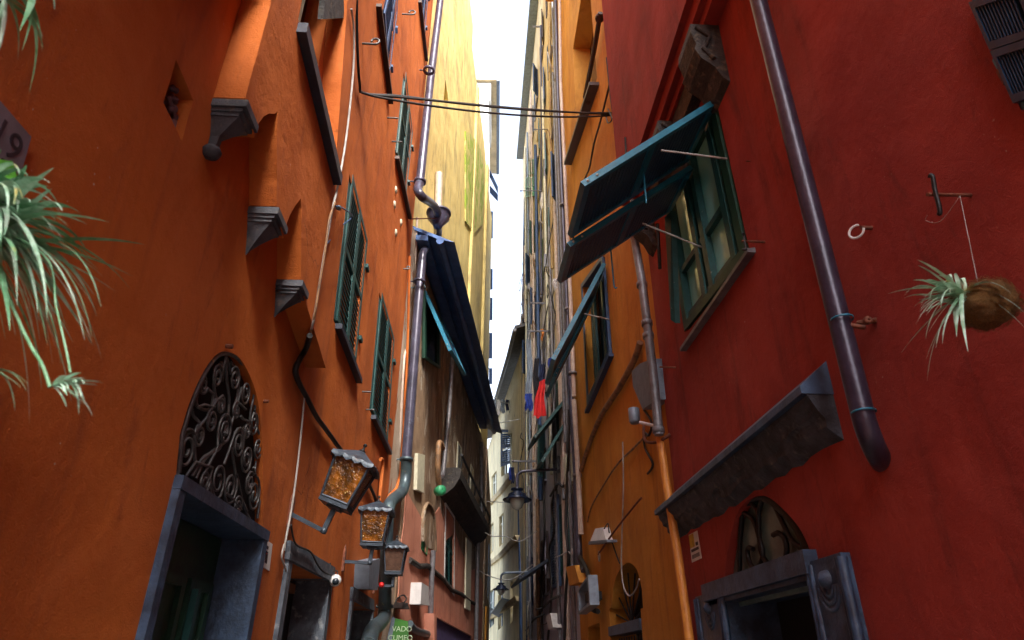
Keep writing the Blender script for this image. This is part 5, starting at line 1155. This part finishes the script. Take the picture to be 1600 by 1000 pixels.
# ---------------------------------------------------------------- washing
def cloth(name, label, px, W, h, mat, cat, seed=0, group=None, d=None):
    """hanging cloth: outline quad top-left, top-right, bottom-right, bottom-left in the plane y=const"""
    random.seed(seed); n_ = 10; m_ = 12; y = d; P = [aty(x, yy, y) for x, yy in px]; vs = []; fs = []
    for i in range(m_ + 1):
        for j in range(n_ + 1):
            u, v = j / n_, i / m_; q = (P[0] * (1 - u) + P[1] * u) * (1 - v) + (P[3] * (1 - u) + P[2] * u) * v
            q = q + V((math.sin(v * 7 + seed) * .02, math.sin(u * 14 + seed + v * 2) * .06 * (.3 + v), math.sin(u * 9 + seed) * .03 * v)); vs.append(q)
    for i in range(m_):
        for j in range(n_): a = i * (n_ + 1) + j; fs.append((a, a + 1, a + n_ + 2, a + n_ + 1))
    b = MB(); b.add(vs, fs, True); b.add([v + V((0, .012, 0)) for v in vs], [tuple(reversed(f)) for f in fs], True)
    return tag(b.build(name, mat), label, cat, group)
yr = 16.4
cloth('red_garment', 'bright red garment hanging lowest in the washing over the alley', [(842, 596), (851, 592), (852, 650), (832, 652)], None, 0, M['cloth_red'], 'garment', 1, None, yr)
cloth('navy_garment', 'long dark navy trousers hanging left of the red garment', [(834, 560), (842, 560), (842, 625), (833, 636)], None, 0, M['cloth_black'], 'garment', 2, None, yr + .1)
cloth('blue_garment', 'short blue garment at the left end of the washing', [(821, 615), (832, 615), (832, 642), (820, 638)], None, 0, M['cloth_blue'], 'garment', 3, None, yr + .2)
cloth('white_garment', 'pale grey cloth hanging above the short blue garment', [(823, 530), (831, 530), (832, 616), (822, 612)], None, 0, M['cloth_grey'], 'garment', 4, None, yr + .3)
cloth('orange_garment', 'small orange cloth pegged high above the washing', [(845, 514), (850, 514), (849, 532), (846, 530)], None, 0, M['orangepipe'], 'garment', 5, None, yr + .1)
cloth('dark_garment', 'dark shirt hanging behind the red garment', [(843, 570), (851, 568), (852, 600), (843, 598)], None, 0, M['cloth_navy'], 'garment', 6, None, yr + .5)
cloth('blue_trousers', 'blue cloth caught on the flap shutters near the washing', [(857, 560), (862, 558), (863, 600), (858, 604)], None, 0, M['cloth_blue'], 'garment', 16, None, 15)
cloth('white_cloth', 'crumpled whitish cloth hanging from the pole high on the grey front', [(845, 300), (862, 298), (860, 325), (845, 328)], None, 0, M['cloth_white'], 'cloth', 7, None, 17.5)
cloth('white_cloth', 'small knotted whitish cloth beside the slim purple drainpipe', [(863, 436), (872, 434), (870, 450), (864, 452)], None, 0, M['cloth_white'], 'cloth', 8, None, 13)
b = MB()
def rack(label, x0, x1, y, d, n_=2):
    b = MB()
    for k in range(n_): b.tube([aty(x0, y + k * 1.5, d + k * .35), aty(x1, y + k * 1.5, d + k * .35)], .018, 5)
    b.tube([aty(x0 + 2, y - .5, d - .1), aty(x0 + 2, y + 2, d + .5)], .018, 5)
    tag(b.build('drying_rack', M['greypipe']), label, 'drying rack', 'drying racks on the grey front')
rack('pair of thin poles of a drying rack holding the crumpled whitish cloth', 812, 862, 298, 17.6, 1)
rack('drying rack of the red garment washing', 824, 866, 517, 16.4)
rack('pale drying rack halfway up the grey front', 826, 862, 473, 17.2)
rack('upper thin bars sticking out near the top of the grey front', 832, 866, 41, 17.5)
rack('bars of a rack just under the overhead cable', 834, 884, 202, 16.5, 1)
rack('lowest of the racks, just above the street lamps', 800, 838, 720, 18.4)
# far washing line
b = MB(); fl0, fl1 = aty(768, 618, 33), aty(806, 632, 33); o = b.tube([fl0, fl0.lerp(fl1, .5) - Z * .15, fl1], .02, 5).build('washing_line', M['cablew']); tag(o, 'washing line across the bright gap at the far end', 'washing line')
random.seed(21)
for i, (x0, x1, y1, mt, lb) in enumerate(((771, 775, 645, 'cloth_grey', 'grey cloth first on the far washing line'), (776, 782, 648, 'cloth_white', 'pale shirt second on the far washing line'), (783, 789, 645, 'cloth_grey', 'blue grey shirt in the middle of the far washing line'), (790, 795, 641, 'cloth_navy', 'dark cloth on the far washing line'), (796, 802, 644, 'cloth_grey', 'last grey cloth on the far washing line, by the pale house'))):
    cloth('far_garment', lb, [(x0, 624), (x1, 625), (x1, y1), (x0, y1 + 1)], None, 0, M[mt], 'garment', 30 + i, 'clothes on the far washing line', 33.1)
for i, (x0, x1, y0, y1, mt, lb) in enumerate(((795, 799, 730, 750, 'cloth_blue', 'small blue garment under the open blue shutter'), (799, 804, 730, 755, 'cloth_navy', 'dark garment next to the small blue one under the shutter'))):
    cloth('small_garment', lb, [(x0, y0), (x1, y0), (x1, y1), (x0, y1)], None, 0, M[mt], 'garment', 40 + i, None, 30)
# ---------------------------------------------------------------- awning-like flap shutters on the grey front
def lone_flap(label, W, a, b2, o, mat, edge, hh=.05):
    root = thing('flap_shutter', label, 'shutter', W.px(*a, hh), 'flap shutters low on the grey front')
    flap(W, a, b2, o, root, M[mat], M[edge], h=hh, slats=12)
lone_flap('upper dark green flap shutter pushed out over the alley beyond the ochre house', WR3, (885, 624), (870, 650), (836, 684), 'greend', 'green')
lone_flap('lower dark green flap shutter, just beneath the other one', WR3, (885, 660), (872, 680), (848, 722), 'greend', 'green')
lone_flap('long dark blue flap shutter low down, near the farther bell lamp', WR3, (862, 872), (840, 892), (812, 905), 'bluesh', 'teal')
# tall louvred shutter on the grey front
for (q, lb, mt) in (([(878, 915), (864, 920), (864, 785), (874, 772)], 'tall narrow dark blue louvred shutter low on the grey front', 'bluesh'),
                    ([(836, 306), (822, 308), (822, 278), (834, 276)], 'bright green shutter open high on the grey front, by the sky', 'brightgreen'),
                    ([(838, 290), (828, 294), (828, 252), (837, 248)], 'bright green louvred shutter standing above the other green one', 'brightgreen')):
    P = [WR3.px(x, y, .08) for x, y in q]; o = louvred(P, WR3.n, 'louvred_shutter', M[mt], .06, 30, True, .14); tag(o, lb, 'shutter')
# pipes on the grey front
for i, (l, r_, mt, h, lb) in enumerate((
    ([(820, 310), (818, 420), (818, 560), (816, 700), (815, 1000)], .05, 'bluesh', .12, 'thin dark blue pipe at the very edge of the grey front against the sky'),
    ([(851, 250), (853, 420), (857, 560), (860, 700)], .07, 'greypipe', .12, 'broad grey pipe in the middle of the grey front'),
    ([(858, 0), (860, 180), (862, 300), (863, 420)], .05, 'ochrepipe', .1, 'yellowish pipe on the upper cream front'),
    ([(845, 40), (846, 200), (845, 330), (846, 460)], .04, 'purple', .1, 'thin purple pipe on the cream front'),
    ([(866, 290), (870, 420), (876, 560), (881, 700), (885, 860)], .05, 'whitepipe', .1, 'pale pipe on the seam of the grey front'),
    ([(812, 720), (812, 800), (814, 900), (815, 1000)], .09, 'bluesh', .2, 'stout dark blue pipe behind the larger bell lamp'),
    ([(826, 760), (827, 860), (829, 1000)], .06, 'greypipe', .2, 'grey pipe low down between the two bell lamps'),
    ([(840, 780), (841, 900), (842, 1000)], .06, 'cableo', .12, 'brownish pipe low on the grey front'))):
    conduit('wall_pipe', lb, WR3, l, r_, M[mt], h, 'pipe')
random.seed(8)
for i, (l, lb) in enumerate((([(870, 760), (862, 790), (866, 830), (858, 860), (862, 920), (856, 1000)], 'ragged black cable low on the grey front beside the tall shutter'), ([(850, 960), (835, 968), (822, 985)], 'slack cable crossing the foot of the grey front'), ([(886, 740), (880, 760), (872, 756), (860, 775)], 'slack cable above the tall narrow shutter'), ([(876, 930), (860, 938), (848, 950), (838, 952)], 'cable bundle under the tall narrow shutter'), ([(852, 700), (849, 760), (851, 830), (846, 900), (848, 1000)], 'long dark cable dropping between the flap shutters'))):
    conduit('wall_cable', lb, WR3, l, .03, M['cableb'], .15, 'cable')
